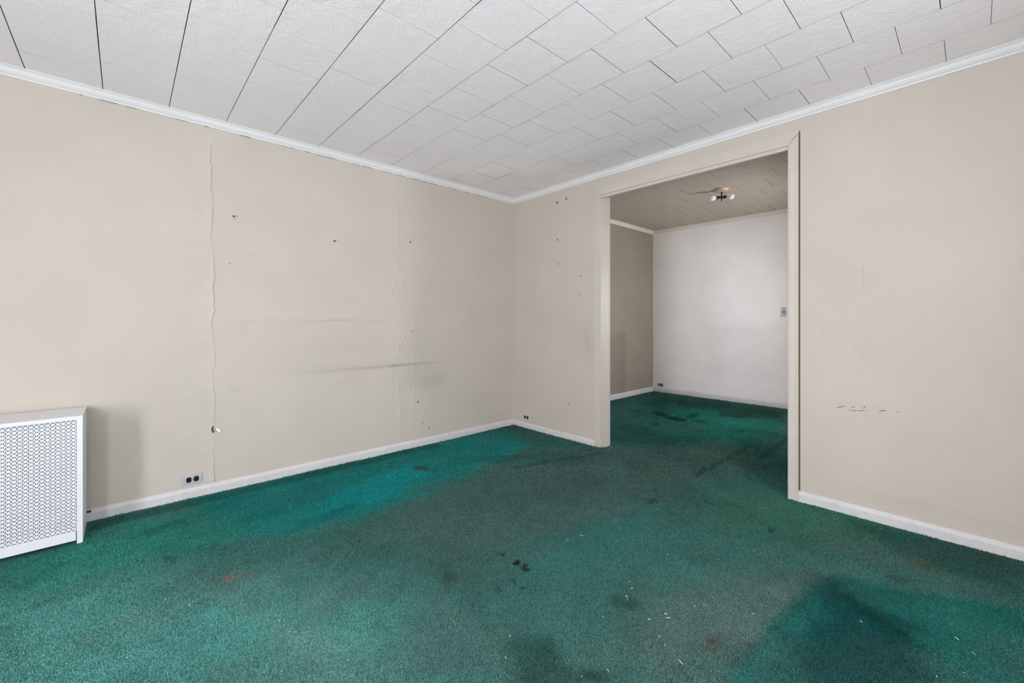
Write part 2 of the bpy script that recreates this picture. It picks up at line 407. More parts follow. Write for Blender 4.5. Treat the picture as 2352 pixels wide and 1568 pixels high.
    ([(1.607, -1.86), (1.554, -1.867), (1.504, -1.854), (1.475, -1.828), (1.478, -1.797), (1.512, -1.773), (1.565, -1.766), (1.617, -1.778), (1.646, -1.805), (1.642, -1.837)], (22, 58, 50), 0.6, 0.03),
    ([(-0.041, -2.061), (0.437, -2.072), (1.075, -2.083), (1.049, -2.095), (0.395, -2.092), (-0.08, -2.085)], (26, 48, 42), 0.75, 0.014),  # dark line painted along the first doorway ridge as its shade
    ([(0.696, -2.265), (1.125, -2.254), (1.633, -2.24), (1.58, -2.254), (1.07, -2.273), (0.651, -2.283)], (26, 48, 42), 0.75, 0.014),  # same painted shade along the second doorway ridge
    ([(-0.929, -1.005), (-0.609, -1.085), (-0.097, -1.288), (-0.127, -1.309), (-0.651, -1.134), (-0.964, -1.053)], (30, 54, 48), 0.45, 0.03),  # painted shade line beside the fold near the corner
    ([(2.472, -1.181), (2.582, -1.564), (2.376, -1.82), (2.09, -1.437)], (26, 48, 42), 0.7, 0.05),
]
CARPET_RIDGES = [
    ([(-0.009, -2.054), (0.483, -2.055), (1.117, -2.065)], 0.028, 0.02),
    ([(0.698, -2.252), (1.131, -2.242), (1.687, -2.226)], 0.028, 0.018),
    ([(-0.887, -0.96), (-0.568, -1.048), (-0.035, -1.244)], 0.022, 0.04),
    ([(-1.719, -2.942), (-1.413, -2.985), (-1.058, -3.033), (-0.889, -3.038)], 0.01, 0.03),
    ([(-3.564, -0.933), (-3.414, -0.942), (-3.217, -0.948)], 0.008, 0.03),
    ([(-2.68, -0.947), (-2.259, -1.041), (-2.001, -1.065), (-1.448, -0.913)], 0.007, 0.05),
    ([(-0.877, -3.028), (-0.976, -3.191), (-1.104, -3.34)], -0.008, 0.05),
    ([(0.015, -2.813), (0.04, -3.25), (0.02, -3.639)], 0.006, 0.04),
]
LINT = [
    [(-1.478, -2.018), (-1.502, -2.043)],
    [(-1.4, -2.041), (-1.386, -2.059)],
    [(-1.639, -2.65), (-1.635, -2.665)],
    [(-1.657, -2.666), (-1.642, -2.68)],
    [(-1.554, -2.438), (-1.564, -2.451)],
    [(-1.6, -2.474), (-1.588, -2.485)],
    [(-1.66, -2.488), (-1.659, -2.502)],
    [(-1.671, -2.501), (-1.678, -2.511)],
    [(-1.501, -2.707), (-1.513, -2.716)],
    [(-1.475, -2.731), (-1.469, -2.737)],
    [(-1.382, -2.882), (-1.38, -2.891)],
    [(-1.718, -2.623), (-1.708, -2.632)],
    [(-1.764, -2.693), (-1.769, -2.704)],
    [(-1.786, -2.729), (-1.793, -2.735)],
    [(-1.814, -2.795), (-1.828, -2.818)],
    [(-2.031, -2.651), (-2.034, -2.668)],
    [(-2.243, -2.384), (-2.247, -2.396)],
    [(-2.166, -2.322), (-2.172, -2.33)],
    [(-1.484, -2.345), (-1.479, -2.349)],
    [(-1.092, -2.636), (-1.097, -2.644)],
    [(-1.225, -2.446), (-1.24, -2.46)],
    [(-3.015, -1.314), (-3.013, -1.334)],
    [(-3.086, -1.205), (-3.082, -1.221)],
    [(-0.007, -3.383), (-0.007, -3.398)],
    [(-1.12, -3.177), (-1.124, -3.188)],
    [(-0.968, -3.425), (-0.982, -3.442)],
    [(-1.024, -3.467), (-1.042, -3.481)],
    [(-0.119, -3.124), (-0.112, -3.13)],
    [(-0.226, -3.502), (-0.228, -3.508)],
    [(0.054, -1.765), (0.064, -1.775)],
    [(0.334, -1.842), (0.337, -1.859)],
    [(0.175, -2.283), (0.171, -2.295)],
    [(-0.156, -2.039), (-0.147, -2.047)],
    [(-1.592, -1.808), (-1.587, -1.813)],
    [(-3.216, -0.32), (-3.208, -0.328)],
    [(-2.771, -1.665), (-2.766, -1.67)],
    [(-1.257, -3.39), (-1.264, -3.394)],
    [(-1.174, -3.448), (-1.177, -3.455)],
    [(-2.116, -2.613), (-2.112, -2.617)],
    [(-1.831, -2.494), (-1.838, -2.502)],
    [(-2.759, -1.755), (-2.754, -1.76)],
    [(-3.204, -1.509), (-3.2, -1.513)],
]

CARPET_GAIN = 1.45
def carpet_tone(x, y):
    wx = x + (fbm(x, y, 9, 3, 1) - 0.5) * 0.16 + (fbm(x, y, 60, 2, 5) - 0.5) * 0.03
    wy = y + (fbm(x, y, 9, 3, 2) - 0.5) * 0.16 + (fbm(x, y, 60, 2, 6) - 0.5) * 0.03
    sx = x + (fbm(x, y, 45, 2, 3) - 0.5) * 0.035
    sy = y + (fbm(x, y, 45, 2, 4) - 0.5) * 0.035
    col = np.tile(lin((50, 89, 82)), (len(x), 1))
    mott = fbm(x, y, 3.0, 4, 8)
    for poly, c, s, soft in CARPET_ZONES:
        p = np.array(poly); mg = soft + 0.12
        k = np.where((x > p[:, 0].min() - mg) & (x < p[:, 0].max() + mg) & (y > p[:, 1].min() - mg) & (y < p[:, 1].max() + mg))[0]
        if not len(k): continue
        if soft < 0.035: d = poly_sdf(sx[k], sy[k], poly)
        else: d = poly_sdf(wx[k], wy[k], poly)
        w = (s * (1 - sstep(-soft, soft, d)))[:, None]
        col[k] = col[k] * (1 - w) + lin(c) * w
    m1 = 0.82 + 0.36 * mott + 0.22 * (fbm(x, y, 14, 3, 11) - 0.5)
    col = col * m1[:, None]
    # greyish soil drifting over the pile
    g = sstep(0.52, 0.75, fbm(x, y, 1.7, 4, 13))[:, None] * 0.25
    grey = col.mean(axis=1, keepdims=True)
    col = col * (1 - g) + grey * g * np.array([0.95, 1.02, 0.98])
    return col * CARPET_GAIN

def carpet_height(x, y):
    z = (fbm(x, y, 1.6, 3, 21) - 0.5) * 0.006
    for line, h, s in CARPET_RIDGES:
        d = seg_dist(x, y, line)
        z = z + h * np.exp(-(d / s) ** 2)
    return z

FX0, FX1, FY0, FY1 = X_WIN, X_FAR, Y_BACK, Y_FAR
gx = np.arange(FX0, FX1 + 0.012, 0.012); gy = np.arange(FY0, FY1 + 0.012, 0.012)
GX, GY = np.meshgrid(np.clip(gx, FX0, FX1), np.clip(gy, FY0, FY1), indexing='ij')
fx, fy = GX.ravel(), GY.ravel()
# no need to refine behind the walls: keep only cells that lie in one of the rooms or in the opening
nxg, nyg = GX.shape
idx = np.arange(nxg * nyg).reshape(nxg, nyg)
quads = np.stack([idx[:-1, :-1], idx[1:, :-1], idx[1:, 1:], idx[:-1, 1:]], axis=-1).reshape(-1, 4)
cx, cy_ = fx[quads].mean(axis=1), fy[quads].mean(axis=1)
keep = (((cx < 0.01) & (cy_ < 0.012)) | ((cx > WALL_T - 0.01) & (cy_ > Y_FAR2 - 0.01)) | ((cy_ < DOOR_L + 0.02) & (cy_ > DOOR_R - 0.02)))
quads = quads[keep]
used = np.unique(quads); remap = np.full(nxg * nyg, -1); remap[used] = np.arange(len(used))
quads = remap[quads]; fx, fy = fx[used], fy[used]
fz = carpet_height(fx, fy)
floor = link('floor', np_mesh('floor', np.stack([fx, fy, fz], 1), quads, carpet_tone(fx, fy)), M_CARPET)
tag(floor, 'stained green wall-to-wall carpet running through both rooms', 'floor', kind='structure')
sub = MB().box(X_WIN - 0.15, X_FAR + 0.15, Y_BACK - 0.15, Y_FAR + 0.15, -0.12, -0.012)
sub.build('subfloor', M_CONCRETE, floor)

# ------------------------------------------------------------------ carpet pile: short leaning tufts where the photo resolves them
def make_pile():
    fwd = np.array([math.cos(YAW), math.sin(YAW)]); rgt = np.array([math.sin(YAW), -math.cos(YAW)])
    pts = []
    for d0, d1, sp in ((1.0, 2.0, 0.0060), (2.0, 3.1, 0.0068), (3.1, 5.0, 0.0095), (5.0, 7.3, 0.0125)):
        hw = 1.30 * d1 + 0.3
        a = np.arange(d0, d1, sp); l = np.arange(-hw, hw, sp)
        A, Lg = np.meshgrid(a, l, indexing='ij'); A, Lg = A.ravel(), Lg.ravel()
        ok = np.abs(Lg) < 1.28 * A + 0.2
        A, Lg = A[ok], Lg[ok]
        A = A + rng.uniform(-.45, .45, len(A)) * sp; Lg = Lg + rng.uniform(-.45, .45, len(Lg)) * sp
        X = CAM.x + A * fwd[0] + Lg * rgt[0]; Y = CAM.y + A * fwd[1] + Lg * rgt[1]
        ins = (X > FX0 + .01) & (X < -0.02) & (Y < -0.02) & (Y > Y_BACK + .01)
        ins |= (X >= -0.02) & (X < 0.14) & (Y < DOOR_L - .03) & (Y > DOOR_R + .03)
        ins |= (X >= 0.14) & (X < X_FAR - .02) & (Y < Y_FAR - .02) & (Y > Y_FAR2 + .02)
        ins &= ~((X < -3.36) & (Y > -0.33))
        pts.append(np.stack([X[ins], Y[ins], np.full(ins.sum(), sp)], 1))
    p = np.concatenate(pts); n = len(p)
    x, y, sp = p.T
    z = carpet_height(x, y)
    # tufts lean in drifting directions, as trodden pile does
    ang = (fbm(x, y, 2.2, 3, 31) * 9.0) + rng.normal(0, 0.9, n)
    lean = rng.uniform(0.2, 0.95, n) * sp
    rad = sp * rng.uniform(0.40, 0.62, n)
    clump = sstep(0.25, 0.75, vnoise(x, y, 95, 33)) * 0.7 + vnoise(x, y, 160, 35) * 0.6
    hgt = sp * rng.uniform(0.55, 1.0, n) * (0.55 + 1.0 * clump)
    rot = rng.uniform(0, 2 * math.pi, n)
    V = np.zeros((n, 4, 3), np.float32)
    for k in range(3):
        t = rot + k * 2 * math.pi / 3
        V[:, k, 0] = x + np.cos(t) * rad; V[:, k, 1] = y + np.sin(t) * rad; V[:, k, 2] = z - 0.001
    V[:, 3, 0] = x + np.cos(ang) * lean; V[:, 3, 1] = y + np.sin(ang) * lean; V[:, 3, 2] = z + hgt
    base = np.arange(n)[:, None] * 4
    Fc = np.concatenate([base + np.array([[0, 1, 3]]), base + np.array([[1, 2, 3]]), base + np.array([[2, 0, 3]])], 0)
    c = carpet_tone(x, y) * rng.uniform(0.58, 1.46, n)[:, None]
    C = np.repeat(c[:, None, :], 4, axis=1)
    me = np_mesh('carpet_pile', V.reshape(-1, 3), Fc, C.reshape(-1, 3), smooth=True)
    o = link('carpet_pile', me, M_PILE)
    tag(o, 'short worn green tufts of the carpet pile underfoot', 'carpet pile', kind='stuff')
    return n
make_pile()

# ------------------------------------------------------------------ walls
def axis_lines(a, b, step, extra=()):
    pts = sorted({round(v, 4) for v in [a, b, *extra]})
    out = []
    for p, q in zip(pts[:-1], pts[1:]):
        n = max(1, int(round((q - p) / step)))
        out += list(np.linspace(p, q, n, endpoint=False))
    return np.array(out + [pts[-1]])

def wall_skin(name, to3d, s_rng, z_rng, step, holes, relief, tone, mat, body, extra_s=(), extra_z=()):
    """front of a wall as a fine relief grid (s along the wall, z up) joined with a solid body"""
    es = [h[0] for h in holes] + [h[1] for h in holes]; ez = [h[2] for h in holes] + [h[3] for h in holes]
    s = axis_lines(*s_rng, step, [v for v in [*es, *extra_s] if s_rng[0] < v < s_rng[1]])
    z = axis_lines(*z_rng, step, [v for v in [*ez, *extra_z] if z_rng[0] < v < z_rng[1]])
    S, Zz = np.meshgrid(s, z, indexing='ij'); sh = S.shape
    S, Zz = S.ravel(), Zz.ravel()
    hgt = relief(S, Zz)
    V = to3d(S, Zz, hgt)
    idx = np.arange(len(S)).reshape(sh)
    q = np.stack([idx[:-1, :-1], idx[1:, :-1], idx[1:, 1:], idx[:-1, 1:]], -1).reshape(-1, 4)
    cs, cz = S[q].mean(1), Zz[q].mean(1)
    keep = np.ones(len(q), bool)
    for h in holes: keep &= ~((cs > h[0]) & (cs < h[1]) & (cz > h[2]) & (cz < h[3]))
    q = q[keep]
    C = tone(S, Zz)
    mb = MB()
    for bx in body: mb.box(*bx)
    bv = np.array(mb.v); bf = np.array(mb.f) + len(V)
    V = np.concatenate([V, bv]); C = np.concatenate([C, np.ones((len(bv), 3))])
    me = np_mesh(name, V, np.concatenate([q, bf]), C, smooth=True)
    fl = np.ones(len(me.polygons), bool); fl[len(q):] = False
    me.polygons.foreach_set('use_smooth', fl)
    return link(name, me, mat)

SMUDGES_L = [  # (x, z, half width, half height, darkness) grey scuffs of furniture on the left wall
    (-1.55, 0.762, 0.50, 0.012, 0.22), (-1.30, 0.765, 0.22, 0.010, 0.20), (-1.95, 0.775, 0.40, 0.035, 0.05),
    (-1.86, 0.664, 0.10, 0.006, 0.12), (-1.00, 0.58, 0.10, 0.045, 0.12), (-1.18, 0.62, 0.22, 0.10, 0.08),
    (-1.21, 1.00, 0.10, 0.40, 0.05), (-2.65, 0.69, 0.05, 0.03, 0.05), (-2.53, 0.50, 0.06, 0.10, 0.03),
    (-3.02, 0.42, 0.05, 0.04, 0.05), (-1.85, 0.95, 0.45, 0.08, 0.03), (-0.55, 0.35, 0.3, 0.08, 0.03), (-2.9, 0.62, .12, .06, .03)]
SMUDGES_R = [(-1.02, 0.90, 0.06, 0.10, 0.10), (-1.00, 1.05, 0.05, 0.10, 0.06), (-0.85, 0.85, 0.25, 0.30, 0.03),
    (-2.875, 1.308, 0.020, 0.024, 0.05), (-2.84, 1.12, 0.012, 0.03, 0.06), (-3.01, 1.01, 0.015, 0.012, 0.10),
    (-3.02, 0.66, 0.13, 0.02, 0.04), (-3.3, 0.15, 0.4, 0.03, 0.05), (-2.87, 2.10, 0.022, 0.022, 0.03), (-3.6, 0.9, 0.4, 0.6, 0.04)]
BLISTERS_L = [(-2.41, 1.16, 0.085, 0.006), (-2.30, 1.13, 0.06, 0.004), (-2.46, 1.18, 0.04, 0.002), (-1.48, 1.75, 0.03, 0.003), (-1.46, 1.24, 0.03, 0.002), (-2.95, 2.2, 0.06, 0.002), (-1.75, 2.25, 0.05, 0.002)]

def smudge(S, Z, lst, off):
    t = np.ones(len(S))
    wS = S + (fbm(S, Z, 12, 3, off) - .5) * 0.06; wZ = Z + (fbm(S, Z, 12, 3, off + 3) - .5) * 0.012
    for sx, sz, rx, rz, k in lst:
        t *= 1 - k * np.exp(-(((wS - sx) / rx) ** 2 + ((wZ - sz) / rz) ** 2)) * (0.6 + 0.8 * fbm(S, Z, 18, 2, off + 7))
    return t

def tone_left(S, Z):
    t = smudge(S, Z, SMUDGES_L, 40) * (0.985 + 0.03 * fbm(S, Z, 4, 3, 50))
    return np.stack([t, t, t], 1)
def relief_left(S, Z):
    h = (fbm(S, Z, 3.0, 3, 60) - .5) * 0.004 + (fbm(S, Z, 22, 3, 61) - .5) * 0.0018
    for x, z, r, k in BLISTERS_L: h = h + k * np.exp(-(((S - x) ** 2 + (Z - z) ** 2) / r ** 2) ** 2)
    # old plaster joints: a swollen strip, flaking along its edges
    flaky = np.exp(-((S + 1.38) / 0.10) ** 2) + 0.8 * np.exp(-((S + 2.86) / 0.09) ** 2) + 0.4 * np.exp(-((Z - 1.12) / 0.08) ** 2) * sstep(-2.7, -2.5, S) * (1 - sstep(-1.5, -1.3, S))
    h = h + flaky * (sstep(0.45, 0.75, fbm(S, Z * 0.6, 34, 3, 63)) * 0.0035)
    h = h + 0.003 * np.exp(-((S + 1.47) / 0.06) ** 2) * sstep(0.05, 0.3, Z)
    h = h + 0.0018 * np.exp(-((S + 1.245) / 0.010) ** 2) * (1 - sstep(1.6, 1.9, Z))
    h = h + 0.0045 * np.exp(-((Z - 1.178) / 0.012) ** 2) * sstep(-2.7, -2.5, S) * (1 - sstep(-1.55, -1.45, S))
    return h
wall_left = wall_skin('wall_left', lambda s, z, h: np.stack([s, -h, z], 1), (X_WIN, 0.0), (0.0, 2.52), 0.012, [],
                      relief_left, tone_left, M_WALL, [(X_WIN - 0.15, 0.0, 0.03, 0.16, -0.1, 2.9)])
tag(wall_left, 'cream plaster wall with a peeling vertical seam behind the radiator cover', 'wall', kind='structure')

def tone_right(S, Z):
    t = smudge(S, Z, SMUDGES_R, 70) * (0.985 + 0.03 * fbm(S, Z, 4, 3, 80))
    return np.stack([t, t, t], 1)
GAP0, GAP1, GAPZ = -2.719, -2.711, 2.386
def relief_right(S, Z):
    return (fbm(S, Z, 3.0, 3, 90) - .5) * 0.003 * sstep(0.0, 0.1, np.abs(S + 2.715)) + (fbm(S, Z, 22, 3, 91) - .5) * 0.0010
wall_right = wall_skin('wall_right', lambda s, z, h: np.stack([-h, s, z], 1), (Y_BACK, 0.0), (0.0, 2.52), 0.02,
                       [(DOOR_R, DOOR_L, -1, DOOR_Z), (GAP0, GAP1, -1, GAPZ)], relief_right, tone_right, M_WALL,
                       [(0.012, WALL_T - 0.001, DOOR_L + 0.012, 0.16, -0.1, 2.9), (0.012, WALL_T - 0.001, Y_BACK - 0.15, DOOR_R - 0.012, -0.1, 2.9),
                        (0.012, WALL_T - 0.001, DOOR_R - 0.02, DOOR_L + 0.02, DOOR_Z + 0.012, 2.9)])
tag(wall_right, 'cream wall with the wide cased opening to the next room', 'wall', kind='structure')
MB().box(0.006, 0.0119, GAP0 - 0.01, GAP1 + 0.01, 0.0, GAPZ + 0.01).build('open_joint', M_GAPWOOD, wall_right)

# wall behind the camera and the window wall (out of view, they close the room)
wb = MB()
xs = sorted([X_WIN - 0.15, WALL_T] + [v for w in BACK_AND_FILL_WINDOWS for v in w[:2]])
for a, b_ in zip(xs[:-1], xs[1:]):
    win = [w for w in BACK_AND_FILL_WINDOWS if abs(w[0] - a) < 1e-6]
    if win:
        wb.box(a, b_, Y_BACK - 0.15, Y_BACK, -0.1, win[0][2]); wb.box(a, b_, Y_BACK - 0.15, Y_BACK, win[0][3], 2.9)
    else:
        wb.box(a, b_, Y_BACK - 0.15, Y_BACK, -0.1, 2.9)
wb = wb.build('wall_back', M_PLAIN)
tag(wb, 'cream wall with a narrow sash window and an added fill window behind the camera', 'wall', kind='structure')
mb = MB()
ys = sorted([Y_BACK, 0.16] + [v for w in WINDOWS for v in w[:2]])
for a, b_ in zip(ys[:-1], ys[1:]):
    win = [w for w in WINDOWS if abs(w[0] - a) < 1e-6]
    if win:
        mb.box(X_WIN - 0.15, X_WIN, a, b_, -0.1, win[0][2]); mb.box(X_WIN - 0.15, X_WIN, a, b_, win[0][3], 2.9)
    else:
        mb.box(X_WIN - 0.15, X_WIN, a, b_, -0.1, 2.9)
ww = mb.build('wall_window', M_PLAIN)
tag(ww, 'cream wall with a sash window left of the camera', 'wall', kind='structure')

def sash_window(n, loc, rotz, hw, hh, label):
    """local frame: +x into the room, y along the wall, z up from the sill"""
    w = empty('window_%d' % n, loc)
    w.rotation_euler = (0, 0, rotz)
    tag(w, label, 'window', kind='structure')
    f = MB()
    for s in (-1, 1):
        f.box(-0.10, 0.015, s * hw - (0.035 if s > 0 else 0), s * hw + (0.035 if s < 0 else 0), 0, hh)
    f.box(-0.10, 0.015, -hw + 0.035, hw - 0.035, hh - 0.035, hh)
    f.build('window_frame', M_TRIM, w)
    MB().box(-0.10, 0.05, -hw - 0.04, hw + 0.04, -0.03, -0.001).build('window_sill', M_TRIM, w, bevel=0.004)
    cas = MB()
    for s in (-1, 1): cas.box(0.001, 0.018, s * hw - (0 if s > 0 else 0.08), s * hw + (0.08 if s > 0 else 0), 0.0, hh + 0.08)
    cas.box(0.001, 0.018, -hw, hw, hh, hh + 0.08)
    cas.build('window_casing', M_TRIM, w)
    for n_, (za, zb, xo) in enumerate(((0.0, hh / 2 + 0.02, -0.05), (hh / 2 - 0.02, hh - 0.035, -0.085))):
        sf = MB(); t = 0.04; ya = -hw + 0.036; yb = hw - 0.036
        sf.box(xo - 0.012, xo + 0.012, ya, ya + t, za, zb); sf.box(xo - 0.012, xo + 0.012, yb - t, yb, za, zb)
        sf.box(xo - 0.012, xo + 0.012, ya + t, yb - t, za, za + t); sf.box(xo - 0.012, xo + 0.012, ya + t, yb - t, zb - t, zb)
        so = sf.build('sash', M_TRIM, w)
        MB().box(xo - 0.002, xo + 0.002, ya + t, yb - t, za + t, zb - t).build('pane', M_GLASS, so)
    return w
for k, (y0, y1, z0, z1) in enumerate(WINDOWS):
    sash_window(k + 1, (X_WIN, (y0 + y1) / 2, z0), 0, (y1 - y0) / 2, z1 - z0, 'white sash window in the wall left of the camera')
for k, (b0, b1, b2, b3) in enumerate(BACK_AND_FILL_WINDOWS):
    sash_window(2 + k, ((b0 + b1) / 2, Y_BACK, b2), math.pi / 2, (b1 - b0) / 2, b3 - b2,
                'narrow white sash window behind the camera, ' + ('at the left end of the wall' if k == 0 else 'added right of the camera as unseen fill light'))
sash_window(4, ((FAR_FILL_WINDOW[0] + FAR_FILL_WINDOW[1]) / 2, Y_FAR2, FAR_FILL_WINDOW[2]), math.pi / 2, (FAR_FILL_WINDOW[1] - FAR_FILL_WINDOW[0]) / 2, FAR_FILL_WINDOW[3] - FAR_FILL_WINDOW[2],
            'white sash window added out of view to light the next room')

# the next room
def flat_relief(off, amp=0.002):
    return lambda S, Z: (fbm(S, Z, 3.0, 3, off) - .5) * amp
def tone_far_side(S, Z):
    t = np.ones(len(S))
    # darker rectangle low on the wall, stronger towards the far end
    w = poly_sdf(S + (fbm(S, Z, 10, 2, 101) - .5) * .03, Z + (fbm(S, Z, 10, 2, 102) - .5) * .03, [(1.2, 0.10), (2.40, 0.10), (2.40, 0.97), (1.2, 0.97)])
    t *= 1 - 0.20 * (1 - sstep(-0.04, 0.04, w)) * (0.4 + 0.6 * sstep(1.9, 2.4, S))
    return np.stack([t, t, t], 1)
def tone_far_back(S, Z):
    t = np.ones(len(S))
    w = poly_sdf(S + (fbm(S, Z, 8, 2, 103) - .5) * .04, Z + (fbm(S, Z, 8, 2, 104) - .5) * .04, [(-2.3, 0.35), (-0.75, 0.35), (-0.75, 1.10), (-2.3, 1.10)])
    t *= 1 - 0.06 * (1 - sstep(-0.06, 0.06, w))
    t *= 0.97 + 0.06 * fbm(S, Z, 5, 3, 105)
    return np.stack([t, t * 0.998, t * 0.995], 1)
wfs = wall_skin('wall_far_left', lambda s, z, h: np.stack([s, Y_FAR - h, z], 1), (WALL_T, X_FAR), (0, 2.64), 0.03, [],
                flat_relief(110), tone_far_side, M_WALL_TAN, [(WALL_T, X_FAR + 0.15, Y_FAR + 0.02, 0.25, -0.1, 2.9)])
tag(wfs, 'shaded side wall of the next room with a darker rectangle low down', 'wall', kind='structure')
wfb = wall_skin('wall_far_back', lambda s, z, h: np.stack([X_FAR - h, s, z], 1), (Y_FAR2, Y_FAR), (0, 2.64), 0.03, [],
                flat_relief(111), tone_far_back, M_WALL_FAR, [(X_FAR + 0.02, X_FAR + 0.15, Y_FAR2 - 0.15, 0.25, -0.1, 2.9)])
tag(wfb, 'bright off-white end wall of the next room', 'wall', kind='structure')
fw0, fw1, fw2, fw3 = FAR_FILL_WINDOW
wfr = MB().box(WALL_T, fw0, Y_FAR2 - 0.15, Y_FAR2, -0.1, 2.9).box(fw1, X_FAR + 0.15, Y_FAR2 - 0.15, Y_FAR2, -0.1, 2.9)
wfr = wfr.box(fw0, fw1, Y_FAR2 - 0.15, Y_FAR2, -0.1, fw2).box(fw0, fw1, Y_FAR2 - 0.15, Y_FAR2, fw3, 2.9).build('wall_far_right', M_PLAIN)
tag(wfr, 'hidden side wall of the next room beyond the right jamb', 'wall', kind='structure')
wfn = MB().box(WALL_T - 0.001, WALL_T + 0.004, DOOR_L + 0.07, Y_FAR, 0, 2.64)
wfn.box(WALL_T - 0.001, WALL_T + 0.004, Y_FAR2, DOOR_R - 0.07, 0, 2.64).box(WALL_T - 0.001, WALL_T + 0.004, DOOR_R - 0.07, DOOR_L + 0.07, DOOR_Z + 0.07, 2.64)
wfn.build('back_plaster', M_PLAIN, wall_right)

# ------------------------------------------------------------------ ceilings of square fibre tiles in running bond
def tiled_ceiling(label, zc, x0, x1, y0, y1, px, py, row_x, joint_y, mat, wide_rows, tight=False):
    slab = MB().box(x0 - 0.14, x1 + (0.14 if x1 > 0 else 0.11), y0 - 0.14, y1 + 0.14, zc + 0.012, zc + 0.12)
    c = slab.build('ceiling', M_VOID)
    tag(c, label, 'ceiling', kind='structure')
    tm = MB()
    # unit tile with a small eased edge, hanging below z = 0
    e = 0.0015
    v = [(-.5, -.5, .012), (.5, -.5, .012), (.5, .5, .012), (-.5, .5, .012), (-.5, -.5, .0004), (.5, -.5, .0004), (.5, .5, .0004), (-.5, .5, .0004),
         (-.5 + e, -.5 + e, 0), (.5 - e, -.5 + e, 0), (.5 - e, .5 - e, 0), (-.5 + e, .5 - e, 0)]
    f = [(0, 1, 2, 3)] + [(i, i + 4, (i + 1) % 4 + 4, (i + 1) % 4) for i in range(4)] + [(i + 4, i + 8, (i + 1) % 4 + 8, (i + 1) % 4 + 4) for i in range(4)] + [(8, 11, 10, 9)]
    tm.add(v, f)
    me = tm.mesh('tile'); me.materials.append(mat); me.materials.append(M_TILE_EDGE)
    for p in me.polygons:
        if abs(p.normal.z) < 0.2: p.material_index = 1
    k = math.floor((x0 - row_x) / px)
    while row_x + k * px < x1:
        a, b_ = row_x + k * px, row_x + (k + 1) * px
        off = joint_y + (py / 2 if k % 2 else 0)
        j = math.floor((y0 - off) / py)
        while off + j * py < y1:
            c0, c1 = off + j * py, off + (j + 1) * py
            gx_ = (0.0034 if wide_rows(k) else 0.0022) * random.uniform(0.8, 1.2)
            gy_ = random.choice((0.0014, 0.0018, 0.0024, 0.0034)) if not wide_rows(k) else random.choice((0.0006, 0.0010, 0.0014))
            if tight: gx_, gy_ = 0.0003, random.choice((0.0022, 0.0034, 0.0045))
            A, B = max(a + gx_ / 2, x0), min(b_ - gx_ / 2, x1)
            Cc, D = max(c0 + gy_ / 2, y0), min(c1 - gy_ / 2, y1)
            if B - A > 0.02 and D - Cc > 0.02:
                o = link('tile', me, None, c)
                o.location = ((A + B) / 2, (Cc + D) / 2, zc + random.uniform(-0.0004, 0.0004))
                o.scale = (B - A, D - Cc, 1)
                o.rotation_euler = (random.gauss(0, 0.0010), random.gauss(0, 0.0010), 0)
            j += 1
        k += 1
    return c
tiled_ceiling('white square fibre tiles laid in staggered rows over the green-carpeted room', Z_CEIL, X_WIN + 0.001, -0.001, Y_BACK + 0.001, -0.001,
              0.2998, 0.2967, -3.302, -1.597, M_TILE, lambda k: k < 5)
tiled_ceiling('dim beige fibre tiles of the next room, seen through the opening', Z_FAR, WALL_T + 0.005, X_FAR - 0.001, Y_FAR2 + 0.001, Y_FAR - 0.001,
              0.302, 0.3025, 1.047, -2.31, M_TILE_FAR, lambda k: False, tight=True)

# ------------------------------------------------------------------ crown mouldings, baseboards, door casing
CROWN = [(0, 0.046), (0.006, 0.046), (0.008, 0.041), (0.012, 0.037), (0.018, 0.0335), (0.025, 0.027), (0.031, 0.019), (0.035, 0.011),
         (0.040, 0.009), (0.043, 0.005), (0.050, 0.004), (0.050, 0.0), (0, 0)]
def crown(n, label, p0, p1, inward, zc, prof=CROWN, mitre=(1, 1), mat=M_TRIM, seg=24):
    """run from p0 to p1 along the wall; inward = unit normal into the room; ends mitred at 45 degrees when 1"""
    p0, p1, nrm = Vector((*p0, 0)), Vector((*p1, 0)), Vector((*inward, 0))
    d = (p1 - p0).normalized()
    frame = lambda a, b, e: (p1 - d * a * mitre[1] if e else p0 + d * a * mitre[0]) + nrm * a + Vector((0, 0, zc - b))
    o = MB().extrude(prof, frame).build('trim_%d' % n, mat)
    tag(o, label, 'crown moulding', kind='structure')
    return o
crown(1, 'white crown moulding above the peeling left wall', (X_WIN, 0), (0, 0), (0, -1), Z_CEIL)
crown(2, 'white crown moulding above the wide opening', (0, 0), (0, Y_BACK), (-1, 0), Z_CEIL)
crown(3, 'white crown moulding behind the camera', (0, Y_BACK), (X_WIN, Y_BACK), (0, 1), Z_CEIL)
crown(4, 'white crown moulding above the windows', (X_WIN, Y_BACK), (X_WIN, 0), (1, 0), Z_CEIL)
FCROWN = [(0, 0.05), (0.006, 0.05), (0.010, 0.042), (0.022, 0.026), (0.030, 0.012), (0.034, 0.008), (0.040, 0.006), (0.040, 0), (0, 0)]
M_FCROWN = paint_mat('aged_cream_crown', (0.72, 0.66, 0.58), 0.45, 0.03, 0.05)
crown(5, 'cream crown moulding on the shaded side wall of the next room', (WALL_T, Y_FAR), (X_FAR, Y_FAR), (0, -1), Z_FAR, FCROWN, mat=M_FCROWN)
crown(6, 'cream crown moulding on the bright end wall of the next room', (X_FAR, Y_FAR), (X_FAR, Y_FAR2), (-1, 0), Z_FAR, FCROWN, mat=M_FCROWN)

